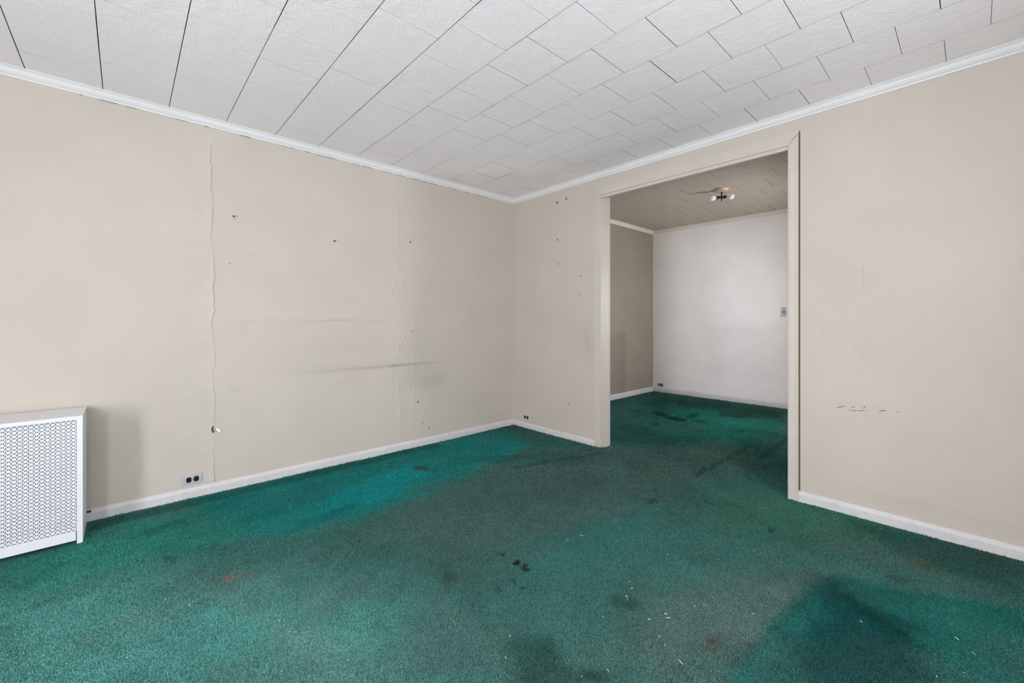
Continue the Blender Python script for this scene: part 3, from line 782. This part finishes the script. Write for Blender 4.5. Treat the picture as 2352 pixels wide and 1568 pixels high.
BASE = [(0, -0.02), (0.015, -0.02), (0.015, 0.046), (0.013, 0.050), (0.009, 0.053), (0.007, 0.060), (0.003, 0.066), (0, 0.067)]
def baseboard(name, label, p0, p1, inward, mitre=(1, 1), mat=M_BASE, k=1.0):
    p0, p1, nrm = Vector((*p0, 0)), Vector((*p1, 0)), Vector((*inward, 0))
    d = (p1 - p0).normalized()
    frame = lambda a, b, e: (p1 - d * a * mitre[1] if e else p0 + d * a * mitre[0]) + nrm * a + Vector((0, 0, b * k))
    o = MB().extrude(BASE, frame).build('baseboard_' + name, mat)
    tag(o, label, 'baseboard', kind='structure')
    return o
baseboard('left', 'low white baseboard along the left wall', (X_WIN, 0), (0, 0), (0, -1))
baseboard('right', 'cream-white baseboard right of the opening', (0, GAP1 - 0.001), (0, Y_BACK), (-1, 0), (0, 1))
baseboard('center', 'short baseboard between the corner and the opening', (0, 0), (0, DOOR_L + 0.075), (-1, 0), (1, 0), k=0.85)
baseboard('back', 'baseboard behind the camera', (0, Y_BACK), (X_WIN, Y_BACK), (0, 1))
baseboard('window', 'baseboard below the windows', (X_WIN, Y_BACK), (X_WIN, 0), (1, 0))
baseboard('far_left', 'shaded baseboard of the next room', (WALL_T, Y_FAR), (X_FAR, Y_FAR), (0, -1), k=1.15)
baseboard('far_back', 'white baseboard under the bright end wall', (X_FAR, Y_FAR), (X_FAR, Y_FAR2), (-1, 0), k=1.15)

# casing: stepped boards on the room side, plain jamb lining through the wall
dc = empty('trim_7', (0, (DOOR_L + DOOR_R) / 2, 0))
tag(dc, 'cream painted casing around the wide opening', 'door casing', kind='structure')
ym = (DOOR_L + DOOR_R) / 2
def side_casing(y_in, w, s, steps):
    # profile across the board: (distance from the opening, projection)
    prof = [(0, 0)] + [(t * w, p) for t, p in steps] + [(w, 0)]
    fr = lambda a, b, e: Vector((-b, y_in + s * a - ym, (DOOR_Z + a if e else -0.02)))
    MB().extrude(prof, fr).build('casing_side', M_CASING, dc)
ST_L = [(0, 0.015), (0.16, 0.015), (0.18, 0.011), (0.36, 0.011), (0.38, 0.009), (0.60, 0.009), (0.63, 0.006), (0.85, 0.006), (0.88, 0.004), (1.0, 0.004)]
ST_R = [(0, 0.013), (0.10, 0.015), (0.20, 0.015), (0.24, 0.012), (0.78, 0.012), (0.82, 0.014), (1.0, 0.014)]
side_casing(DOOR_L, 0.074, 1, ST_L)
side_casing(DOOR_R, 0.058, -1, ST_R)
prof = [(0, 0), (0, 0.015), (0.012, 0.015), (0.013, 0.011), (0.027, 0.011), (0.028, 0.009), (0.046, 0.009), (0.048, 0.006), (0.064, 0.006), (0.066, 0.004), (0.078, 0.004), (0.078, 0)]
def fr(a, b, e):
    w = 0.058 / 0.078 if e else 0.074 / 0.078
    return Vector((-b, (DOOR_R - a * w if e else DOOR_L + a * w) - ym, DOOR_Z + a))
MB().extrude(prof, fr).build('casing_head', M_CASING, dc)
MB().box(-0.001, WALL_T + 0.006, DOOR_L - ym, DOOR_L + 0.014 - ym, -0.02, DOOR_Z + 0.012).build('jamb', M_CASING, dc)
MB().box(-0.001, WALL_T + 0.006, DOOR_R - 0.014 - ym, DOOR_R - ym, -0.02, DOOR_Z + 0.012).build('jamb', M_CASING, dc)
MB().box(-0.001, WALL_T + 0.006, DOOR_R - ym, DOOR_L - ym, DOOR_Z, DOOR_Z + 0.012).build('jamb_head', M_CASING, dc)
MB().box(-0.006, 0.020, DOOR_R - ym + 0.0005, DOOR_L - ym - 0.0005, DOOR_Z - 0.026, DOOR_Z + 0.001).build('head_stop', M_CASING, dc, bevel=0.003)
MB().box(0.002, WALL_T - 0.004, DOOR_L - 0.008 - ym, DOOR_L - ym + 0.001, -0.02, 0.050).build('plinth_board', M_CASING, dc, bevel=0.002)
fc = MB()
fc.box(WALL_T + 0.004, WALL_T + 0.018, DOOR_L - ym, DOOR_L + 0.07 - ym, -0.02, DOOR_Z + 0.07).box(WALL_T + 0.004, WALL_T + 0.018, DOOR_R - 0.07 - ym, DOOR_R - ym, -0.02, DOOR_Z + 0.07)
fc.box(WALL_T + 0.004, WALL_T + 0.018, DOOR_R - ym, DOOR_L - ym, DOOR_Z, DOOR_Z + 0.07)
fc.build('casing_back', M_CASING, dc)

# ------------------------------------------------------------------ damage on the left wall: peeling layers, cracks, nail holes
SEAM = [(-2.758, 2.470), (-2.758, 2.449), (-2.762, 2.357), (-2.779, 2.341), (-2.782, 2.265), (-2.792, 2.223), (-2.78, 2.203), (-2.779, 2.148), (-2.782, 2.03), (-2.773, 2.0), (-2.773, 1.819), (-2.78, 1.794), (-2.782, 1.747), (-2.771, 1.669), (-2.764, 1.615), (-2.766, 1.496), (-2.762, 1.465), (-2.774, 1.37), (-2.766, 1.346), (-2.766, 1.275), (-2.762, 1.24), (-2.778, 1.182), (-2.778, 1.125), (-2.768, 1.054), (-2.773, 1.019), (-2.756, 0.948), (-2.753, 0.886), (-2.768, 0.825), (-2.769, 0.755), (-2.765, 0.675), (-2.758, 0.621), (-2.762, 0.551), (-2.758, 0.479), (-2.768, 0.419), (-2.768, 0.401), (-2.762, 0.33), (-2.771, 0.27), (-2.763, 0.215), (-2.762, 0.060)]
SEAM2 = [(-1.414, 2.470), (-1.418, 2.351), (-1.414, 2.206), (-1.417, 2.049), (-1.414, 1.894), (-1.412, 1.581), (-1.412, 1.311), (-1.404, 1.264), (-1.401, 1.03), (-1.402, 0.89), (-1.397, 0.797), (-1.401, 0.563), (-1.394, 0.329), (-1.392, 0.060)]
def layer_edge(name, line, reach, lift, jag, seed, parent):
    """a lifted, torn edge of the old wall covering: flush on its left, proud at the ragged line"""
    r = np.random.default_rng(seed)
    z = np.arange(line[0][1], line[-1][1], -0.010)
    lz = np.array([p[1] for p in line])[::-1]; lx = np.array([p[0] for p in line])[::-1]
    x = np.interp(z, lz, lx) + r.normal(0, jag, len(z)) + np.repeat(r.normal(0, jag * 1.6, len(z) // 4 + 1), 4)[:len(z)]
    up = lift * (0.15 + 1.6 * vnoise(z * 0 + 0.3, z, 9, seed) ** 1.3) * (0.93 + 0.14 * r.random(len(z)))
    base = -relief_left(x, z)
    cols = []
    for t, h in ((-1.0, -0.0015), (-0.5, 0.15), (-0.2, 0.5), (-0.05, 0.95), (0.0, 1.0), (0.0, 0.35), (0.004 / reach, -0.4)):
        xx = x + t * reach
        hh = np.where(h > 0, h * up, h * 0.003)
        cols.append(np.stack([xx, -relief_left(xx, z) - hh, z], 1))
    V = np.concatenate(cols); n = len(z)
    q = []
    for c in range(len(cols) - 1):
        i = np.arange(n - 1)
        q.append(np.stack([c * n + i, c * n + i + 1, (c + 1) * n + i + 1, (c + 1) * n + i], 1))
    me = np_mesh(name, V, np.concatenate(q), tone_left(V[:, 0], V[:, 2]), smooth=False)
    return link(name, me, M_WALL, parent)
tag(layer_edge('torn_layer_edge', SEAM, 0.085, 0.0052, 0.0015, 3, wall_left), 'ragged lifted edge of the old wall covering')
tag(layer_edge('layer_edge', SEAM2, 0.05, 0.0034, 0.0006, 4, wall_left), 'straight raised plaster joint')

def crack(name, line, width, depth_face, parent, plane, mat, seed=0, stand=0.0006):
    """a hairline drawn as a thin ragged sliver standing just proud of the wall"""
    r = random.Random(seed)
    pts = []
    for (a, b_), (c, d) in zip(line[:-1], line[1:]):
        L = max(math.hypot(c - a, d - b_), 1e-6); n = max(1, int(L / 0.012))
        for i in range(n): pts.append((a + (c - a) * i / n + r.gauss(0, width * .35), b_ + (d - b_) * i / n + r.gauss(0, width * .35)))
    pts.append(line[-1])
    n = len(pts); v = []; f = []
    for i, (s, z) in enumerate(pts):
        a = pts[max(i - 1, 0)]; c = pts[min(i + 1, n - 1)]
        dx, dz = c[0] - a[0], c[1] - a[1]; L = math.hypot(dx, dz) or 1
        w = width * (0.25 + 0.75 * math.sin(math.pi * (i + 0.5) / n)) * r.uniform(0.5, 1.2) / 2
        ox, oz = -dz / L * w, dx / L * w
        for k in (-1, 1): v.append(plane(s + k * ox, z + k * oz, stand))
        v.append(plane(s, z, stand + width * 0.25))
    for i in range(n - 1):
        a, c = 3 * i, 3 * i + 3
        f += [(a, c, c + 2, a + 2), (a + 2, c + 2, c + 1, a + 1)]
    return MB().add(v, f).build(name, mat, parent)
def plane_l(s, z, h): return (s, -float(relief_left(np.array([s]), np.array([z]))[0]) - h, z)
def plane_r(s, z, h): return (-float(relief_right(np.array([s]), np.array([z]))[0]) - h, s, z)
M_CRACK = plain_mat('grey_hairline', (0.42, 0.385, 0.33), 0.9)
for i, ln in enumerate(([(-1.322, 2.462), (-1.315, 2.394), (-1.304, 2.332)], [(-2.619, 1.165), (-2.556, 1.166), (-2.491, 1.160)],
                        [(-2.311, 1.170), (-2.183, 1.165), (-2.047, 1.159), (-1.883, 1.168), (-1.626, 1.161), (-1.482, 1.168)],
                        [(-2.755, 2.342), (-2.69, 2.338), (-2.62, 2.325)])):
    crack('crack', ln, 0.0030 if i != 0 else 0.005, 0, wall_left, plane_l, M_CRACK, i)
def spot(name, s, z, r, parent, plane, mat, seed, h=0.0012):
    rr = random.Random(seed); n = 9
    v = [plane(s, z, h + r * 0.3)]
    for k in range(n):
        a = 2 * math.pi * k / n; q = r * rr.uniform(0.75, 1.2)
        v.append(plane(s + q * math.cos(a), z + q * math.sin(a), h * 0.3))
    return MB().add(v, [(0, 1 + k, 1 + (k + 1) % n) for k in range(n)]).build(name, mat, parent)
for i, (s, z, r) in enumerate(((-2.65, 1.888, .007), (-2.642, 1.876, .004), (-1.964, 1.802, .008), (-1.285, 1.880, .008), (-1.264, 1.063, .007), (-1.336, 1.011, .005), (-1.232, 0.736, .006),
                               (-1.21, 0.412, .011), (-1.161, 0.211, .008), (-1.091, 0.146, .009), (-2.524, 1.628, .003), (-2.675, 1.558, .004))):
    spot('nail_hole', s, z, r, wall_left, plane_l, M_SMALL if i < 4 else M_SCUFF, i)
crack('screw_stub', [(-1.960, 1.806), (-1.935, 1.809)], 0.006, 0, wall_left, plane_l, M_SCUFF, 31)
crack('screw_stub', [(-2.645, 1.893), (-2.625, 1.890)], 0.006, 0, wall_left, plane_l, M_SCUFF, 32)
for i, (s, z, r) in enumerate(((-0.642, 2.349, .012), (-0.763, 2.362, .010), (-0.646, 1.974, .008), (-0.671, 1.729, .006), (-0.942, 1.587, .006), (-0.926, 1.414, .005), (-1.009, 1.475, .004), (-0.792, 0.347, .006))):
    spot('nail_hole', s, z, r, wall_right, plane_r, M_SMALL, 50 + i)
for i, ln in enumerate(([(-2.908, 0.630), (-2.951, 0.649)], [(-2.959, 0.626), (-3.01, 0.629), (-3.054, 0.631)], [(-3.036, 0.645), (-3.043, 0.660)], [(-2.979, 0.643), (-2.996, 0.650)],
                        [(-3.105, 0.643), (-3.123, 0.646), (-3.134, 0.650)], [(-3.179, 0.649), (-3.193, 0.648)], [(-3.003, 1.122), (-3.024, 1.124)], [(-3.015, 0.954), (-3.043, 0.958)],
                        [(-3.33, 0.452), (-3.345, 0.434), (-3.37, 0.435), (-3.388, 0.448), (-3.403, 0.448)], [(-3.196, 0.426), (-3.216, 0.417)], [(-3.036, 1.480), (-3.032, 1.441), (-3.034, 1.354)])):
    crack('scratch', ln, 0.005 if i < 6 else 0.003, 0, wall_right, plane_r, M_CRACK if i > 5 else M_SCUFF, 70 + i)
# gaps where the crown moulding has parted from the wall and the ceiling
gr = random.Random(5); xg = -3.72
while xg < -0.15:
    L = gr.uniform(0.01, 0.09)
    if gr.random() < 0.62:
        MB().box(xg, xg + L, -0.0068, -0.004, Z_CROWN - 0.0012 - gr.uniform(0.0004, 0.0016), Z_CROWN - 0.0008).build('crown_gap', M_SMALL, wall_left)
    xg += L + gr.uniform(0.01, 0.10)
# the spot where the covering broke open: dark hollow and a white flake standing out
spot('broken_plaster', -2.757, 0.424, 0.014, wall_left, plane_l, plain_mat('grey_plaster', (0.35, 0.34, 0.32), 0.9), 91, 0.001)
crack('hollow', [(-2.764, 0.450), (-2.770, 0.430), (-2.772, 0.405)], 0.010, 0, wall_left, plane_l, M_SMALL, 92, stand=0.004)
fl = MB()
fl.add([(-2.752, -0.004, 0.435), (-2.730, -0.016, 0.424), (-2.726, -0.014, 0.412), (-2.736, -0.013, 0.409), (-2.746, -0.006, 0.420), (-2.752, -0.006, 0.416),
        (-2.752, -0.002, 0.434), (-2.731, -0.014, 0.423), (-2.727, -0.012, 0.411), (-2.737, -0.011, 0.408), (-2.747, -0.004, 0.419), (-2.753, -0.004, 0.415)],
       [(0, 1, 4), (1, 2, 3, 4), (0, 4, 5), (6, 10, 7), (7, 10, 9, 8), (6, 11, 10), (0, 6, 7, 1), (1, 7, 8, 2), (2, 8, 9, 3), (3, 9, 10, 4), (4, 10, 11, 5), (5, 11, 6, 0)])
tag(fl.build('paint_flake', M_PLASTER, wall_left), 'white flake of broken plaster')

# ------------------------------------------------------------------ radiator cover
RX1, RX0, RYF, RYB, RZ = -3.370, -4.400, -0.312, -0.030, 0.668
rad = empty('radiator_cover', (RX1, RYB, 0))
tag(rad, 'white metal radiator cover with perforated grille against the left wall', 'radiator cover')
def rp(x0, x1, y0, y1, z0, z1): return (x0 - RX1, x1 - RX1, y0 - RYB, y1 - RYB, z0, z1)
top = MB()
# folded lid: sloping back to front, short front lip
pr = [(RYB, RZ + 0.002), (RYF - 0.006, RZ - 0.001), (RYF - 0.010, RZ - 0.004), (RYF - 0.010, 0.648), (RYF - 0.006, 0.648), (RYF - 0.006, RZ - 0.012), (RYB, RZ - 0.008)]
top.extrude(pr, lambda a, b, e: Vector(((RX1 if e else RX0) - RX1, a - RYB, b)))
top.build('lid', M_RAD, rad)
def side(x0, x1):
    return MB().box(*rp(x0, x1, RYF, RYB, 0.002, RZ - 0.008)).build('side_panel', M_RAD, rad)
side(RX1 - 0.006, RX1); side(RX0, RX0 + 0.006)
MB().box(*rp(RX1 - 0.0225, RX1 - 0.0005, RYF - 0.008, RYF, 0.002, 0.6475)).build('post', M_RAD, rad, bevel=0.0015)
MB().box(*rp(RX0 + 0.0005, RX0 + 0.0225, RYF - 0.008, RYF, 0.002, 0.6475)).build('post', M_RAD, rad, bevel=0.0015)
MB().box(*rp(RX0 + 0.025, RX1 - 0.0255, RYF - 0.006, RYF, 0.020, 0.068)).build('bottom_rail', M_RAD, rad, bevel=0.0012)
MB().box(*rp(RX0 + 0.012, RX1 - 0.012, RYB - 0.012, RYB - 0.006, 0.03, 0.64)).build('back_sheet', M_VOID, rad)
# perforated sheet: square cells crossed by diagonals, four triangular holes in each
def grille():
    a = 0.0184
    x0, x1, z0, z1 = RX0 + 0.022, RX1 - 0.022, 0.066, 0.6478
    nx, nz = int((x1 - x0) / a), int((z1 - z0) / a)
    V, Fq, Ft = [], [], []
    t = 0.0012
    # one quadrant: outer triangle corner, corner, centre; inner hole triangle
    inner = np.array([(0.255, 0.075), (0.745, 0.075), (0.50, 0.34)])
    outer = np.array([(0.0, 0.0), (1.0, 0.0), (0.5, 0.5)])
    rots = [lambda p: p, lambda p: np.stack([1 - p[:, 1], p[:, 0]], 1), lambda p: 1 - p, lambda p: np.stack([p[:, 1], 1 - p[:, 0]], 1)]
    for i in range(nx + 1):
        for j in range(nz + 1):
            ox, oz = x1 - (i + 1) * a + 0.006, z0 + j * a - 0.004
            for r in rots:
                o = r(outer) * a + (ox, oz); n_ = r(inner) * a + (ox, oz)
                o[:, 0] = np.clip(o[:, 0], x0, x1); o[:, 1] = np.clip(o[:, 1], z0, z1)
                n_[:, 0] = np.clip(n_[:, 0], x0, x1); n_[:, 1] = np.clip(n_[:, 1], z0, z1)
                b0 = len(V)
                for p in o: V.append((p[0], RYF + 0.002, p[1]))
                for p in n_: V.append((p[0], RYF + 0.002, p[1]))
                for p in n_: V.append((p[0], RYF + 0.002 + t, p[1]))
                for k in range(3):
                    k2 = (k + 1) % 3
                    Fq.append((b0 + k, b0 + k2, b0 + 3 + k2, b0 + 3 + k))
                    Fq.append((b0 + 3 + k, b0 + 3 + k2, b0 + 6 + k2, b0 + 6 + k))
    V = np.array(V) - np.array([RX1, RYB, 0])
    me = np_mesh('grille', V, np.array(Fq), smooth=False)
    o = link('grille', me, M_RAD, rad)
    tag(o, 'perforated star-pattern sheet')
grille()
# iron radiator inside, seen only as darkness behind the holes
core = MB()
for k in range(17):
    xk = RX0 + 0.07 + k * 0.055
    core.box(*rp(xk, xk + 0.035, -0.22, -0.09, 0.06, 0.56))
core.build('iron_core', M_VOID, rad)
pv = MB().lathe([(0, 0.006), (0.018, 0.006)], (RX1 + 0.000 - RX1, -0.020 - RYB, 0.060), (1, 0, 0), 10)
pv.build('pipe_stub', M_BLACK, rad)

# ------------------------------------------------------------------ outlets and the light switch
def outlet(loc, along, normal, label, plate_mat, w=0.107, h=0.065, name='power_outlet'):
    """horizontal duplex outlet; along = direction of its long side, normal = out of the wall"""
    A, N, U = Vector(along), Vector(normal), Vector((0, 0, 1))
    e = empty(name, loc)
    tag(e, label, 'power outlet')
    pt = lambda a, u, n: A * a + U * u + N * n
    pl = MB()
    pr_ = [(-w / 2, -h / 2), (w / 2, -h / 2), (w / 2, h / 2), (-w / 2, h / 2)]
    v = [pt(a, u, 0.0) for a, u in pr_] + [pt(a, u, 0.003) for a, u in pr_] + [pt(a * 0.95, u * 0.92, 0.0058) for a, u in pr_]
    f = [(i, (i + 1) % 4, (i + 1) % 4 + 4, i + 4) for i in range(4)] + [(i + 4, (i + 1) % 4 + 4, (i + 1) % 4 + 8, i + 8) for i in range(4)] + [(8, 9, 10, 11), (3, 2, 1, 0)]
    pl.add(v, f).build('cover_plate', plate_mat, e)
    for s in (-1, 1):
        so = MB(); n = 20; rr = 0.0172
        ring = []
        for k in range(n):
            t = 2 * math.pi * k / n
            ring.append((s * 0.0195 + max(-0.0135, min(0.0135, rr * math.cos(t))), rr * math.sin(t)))
        v = [pt(a, u, 0.0054) for a, u in ring] + [pt(a, u, 0.0078) for a, u in ring] + [pt(s * 0.0195 + (a - s * 0.0195) * .9, u * .9, 0.0084) for a, u in ring]
        f = [(k, (k + 1) % n, n + (k + 1) % n, n + k) for k in range(n)] + [(n + k, n + (k + 1) % n, 2 * n + (k + 1) % n, 2 * n + k) for k in range(n)] + [tuple(2 * n + k for k in range(n))]
        sock = so.add(v, f).build('socket', M_BLACK, e)
        for q in (-1, 1):
            sl = MB(); c0 = s * 0.0195
            vv = [pt(c0 + da, q * 0.0062 + du, nn) for nn in (0.0078, 0.0088) for da, du in ((-.004, -.0011), (.004, -.0011), (.004, .0011), (-.004, .0011))]
            sl.add(vv, [(0, 1, 2, 3), (4, 5, 6, 7), (0, 1, 5, 4), (1, 2, 6, 5), (2, 3, 7, 6), (3, 0, 4, 7)]).build('slot', M_SLOT, sock)
    MB().lathe([(0, 0.0028), (0.0012, 0.0026), (0.0016, 0.0012)], pt(0, 0, 0.0056), N, 10).build('screw', M_BRONZE, e)
    return e
outlet((-2.880, -0.001, 0.121), (1, 0, 0), (0, -1, 0), 'steel-plated double outlet low on the left wall near the radiator cover', M_PLATE)
outlet((-0.001, -0.205, 0.116), (0, 1, 0), (-1, 0, 0), 'cream-painted double outlet beside the room corner', M_PLATE_PAINT)
outlet((X_FAR - 0.001, -0.046, 0.118), (0, 1, 0), (-1, 0, 0), 'cream-painted double outlet low in the corner of the next room', M_PLATE_PAINT)

sw = empty('light_switch', (X_FAR - 0.001, -1.787, 1.276))
tag(sw, 'small grey switch plate on the bright end wall by the right jamb', 'light switch')
w_, h_ = 0.070, 0.118
v = [(0, a, u) for a, u in ((-w_ / 2, -h_ / 2), (w_ / 2, -h_ / 2), (w_ / 2, h_ / 2), (-w_ / 2, h_ / 2))]
v += [(-0.004, a, u) for _, a, u in v[:4]] + [(-0.007, a * .88, u * .93) for _, a, u in v[:4]]
MB().add(v, [(i, (i + 1) % 4, (i + 1) % 4 + 4, i + 4) for i in range(4)] + [(i + 4, (i + 1) % 4 + 4, (i + 1) % 4 + 8, i + 8) for i in range(4)] + [(8, 9, 10, 11), (3, 2, 1, 0)]).build('cover_plate', M_PLATE, sw)
tg = MB()
tg.add([(-0.006, -.007, -.014), (-0.006, .007, -.014), (-0.006, .007, .014), (-0.006, -.007, .014), (-0.020, -.005, -.012), (-0.020, .005, -.012), (-0.014, .005, .004), (-0.014, -.005, .004)],
       [(0, 1, 5, 4), (1, 2, 6, 5), (2, 3, 7, 6), (3, 0, 4, 7), (4, 5, 6, 7)]).build('toggle', M_BLACK, sw)
for s in (-1, 1):
    MB().lathe([(0, 0.004), (0.0015, 0.0035)], (-0.0065, 0, s * 0.035), (-1, 0, 0), 8).build('screw', M_BRONZE, sw)

# ------------------------------------------------------------------ bare-bulb ceiling light of the next room
cl = empty('ceiling_light', (1.70, -1.575, Z_FAR))
tag(cl, 'bare two-bulb ceiling light with brass canopy in the next room', 'ceiling light')
MB().lathe([(0, 0.078), (0.006, 0.080), (0.012, 0.074), (0.024, 0.066), (0.030, 0.056), (0.032, 0.02)], (0, 0, 0.0), (0, 0, -1), 28).build('canopy', M_BRASS, cl, smooth=True)
MB().lathe([(0, 0.007), (0.045, 0.007), (0.047, 0.013), (0.072, 0.013), (0.074, 0.006), (0.098, 0.006), (0.104, 0.003)], (0, 0, -0.030), (0, 0, -1), 14).build('stem', M_BRONZE, cl, smooth=True)
dirv = Vector((0.45, -0.89, 0.0)).normalized()
for s in (-1, 1):
    d = dirv * s
    o0 = Vector((0, 0, -0.088))
    so = MB().lathe([(0.008, 0.009), (0.020, 0.016), (0.048, 0.018), (0.050, 0.016)], o0, d, 16).build('socket', M_BRONZE, cl, smooth=True)
    MB().lathe([(0.046, 0.014), (0.054, 0.0145), (0.062, 0.018), (0.070, 0.0245), (0.079, 0.030), (0.089, 0.0335), (0.099, 0.0340), (0.109, 0.0315), (0.118, 0.025), (0.124, 0.0165), (0.1275, 0.007), (0.128, 0.001)], o0, d, 24).build('bulb', M_BULB, cl, smooth=True)

# ------------------------------------------------------------------ lint and threads on the carpet
for i, ((ax, ay), (bx, by)) in enumerate(LINT):
    d = Vector((bx - ax, by - ay, 0)); L = d.length
    if L < 0.004: d = Vector((0.006, 0.002, 0)); L = d.length
    d.normalize(); nn = Vector((-d.y, d.x, 0))
    zz = float(carpet_height(np.array([ax]), np.array([ay]))[0]) + 0.0075
    r = random.Random(i)
    k = 5; L *= 0.75; bend = r.uniform(-0.12, 0.12) * L; w = r.uniform(0.0006, 0.0011)
    v, f = [], []
    for q in range(k):
        t = q / (k - 1)
        p = d * (t * L) + nn * (bend * math.sin(math.pi * t)) + Vector((0, 0, 0.0015 * math.sin(math.pi * t)))
        ww_ = w * (0.5 + math.sin(math.pi * t) * 0.6)
        v += [p - nn * ww_, p + Vector((0, 0, ww_ * 1.2)), p + nn * ww_]
        if q: 
            b0 = 3 * q
            f += [(b0 - 3, b0, b0 + 1, b0 - 2), (b0 - 2, b0 + 1, b0 + 2, b0 - 1), (b0 - 1, b0 + 2, b0, b0 - 3)]
    o = MB().add(v, f).build('lint_thread', M_LINT)
    o.location = (ax, ay, zz)
    tag(o, 'tiny white thread of lint lying on the green carpet', 'lint', 'lint threads on the carpet')
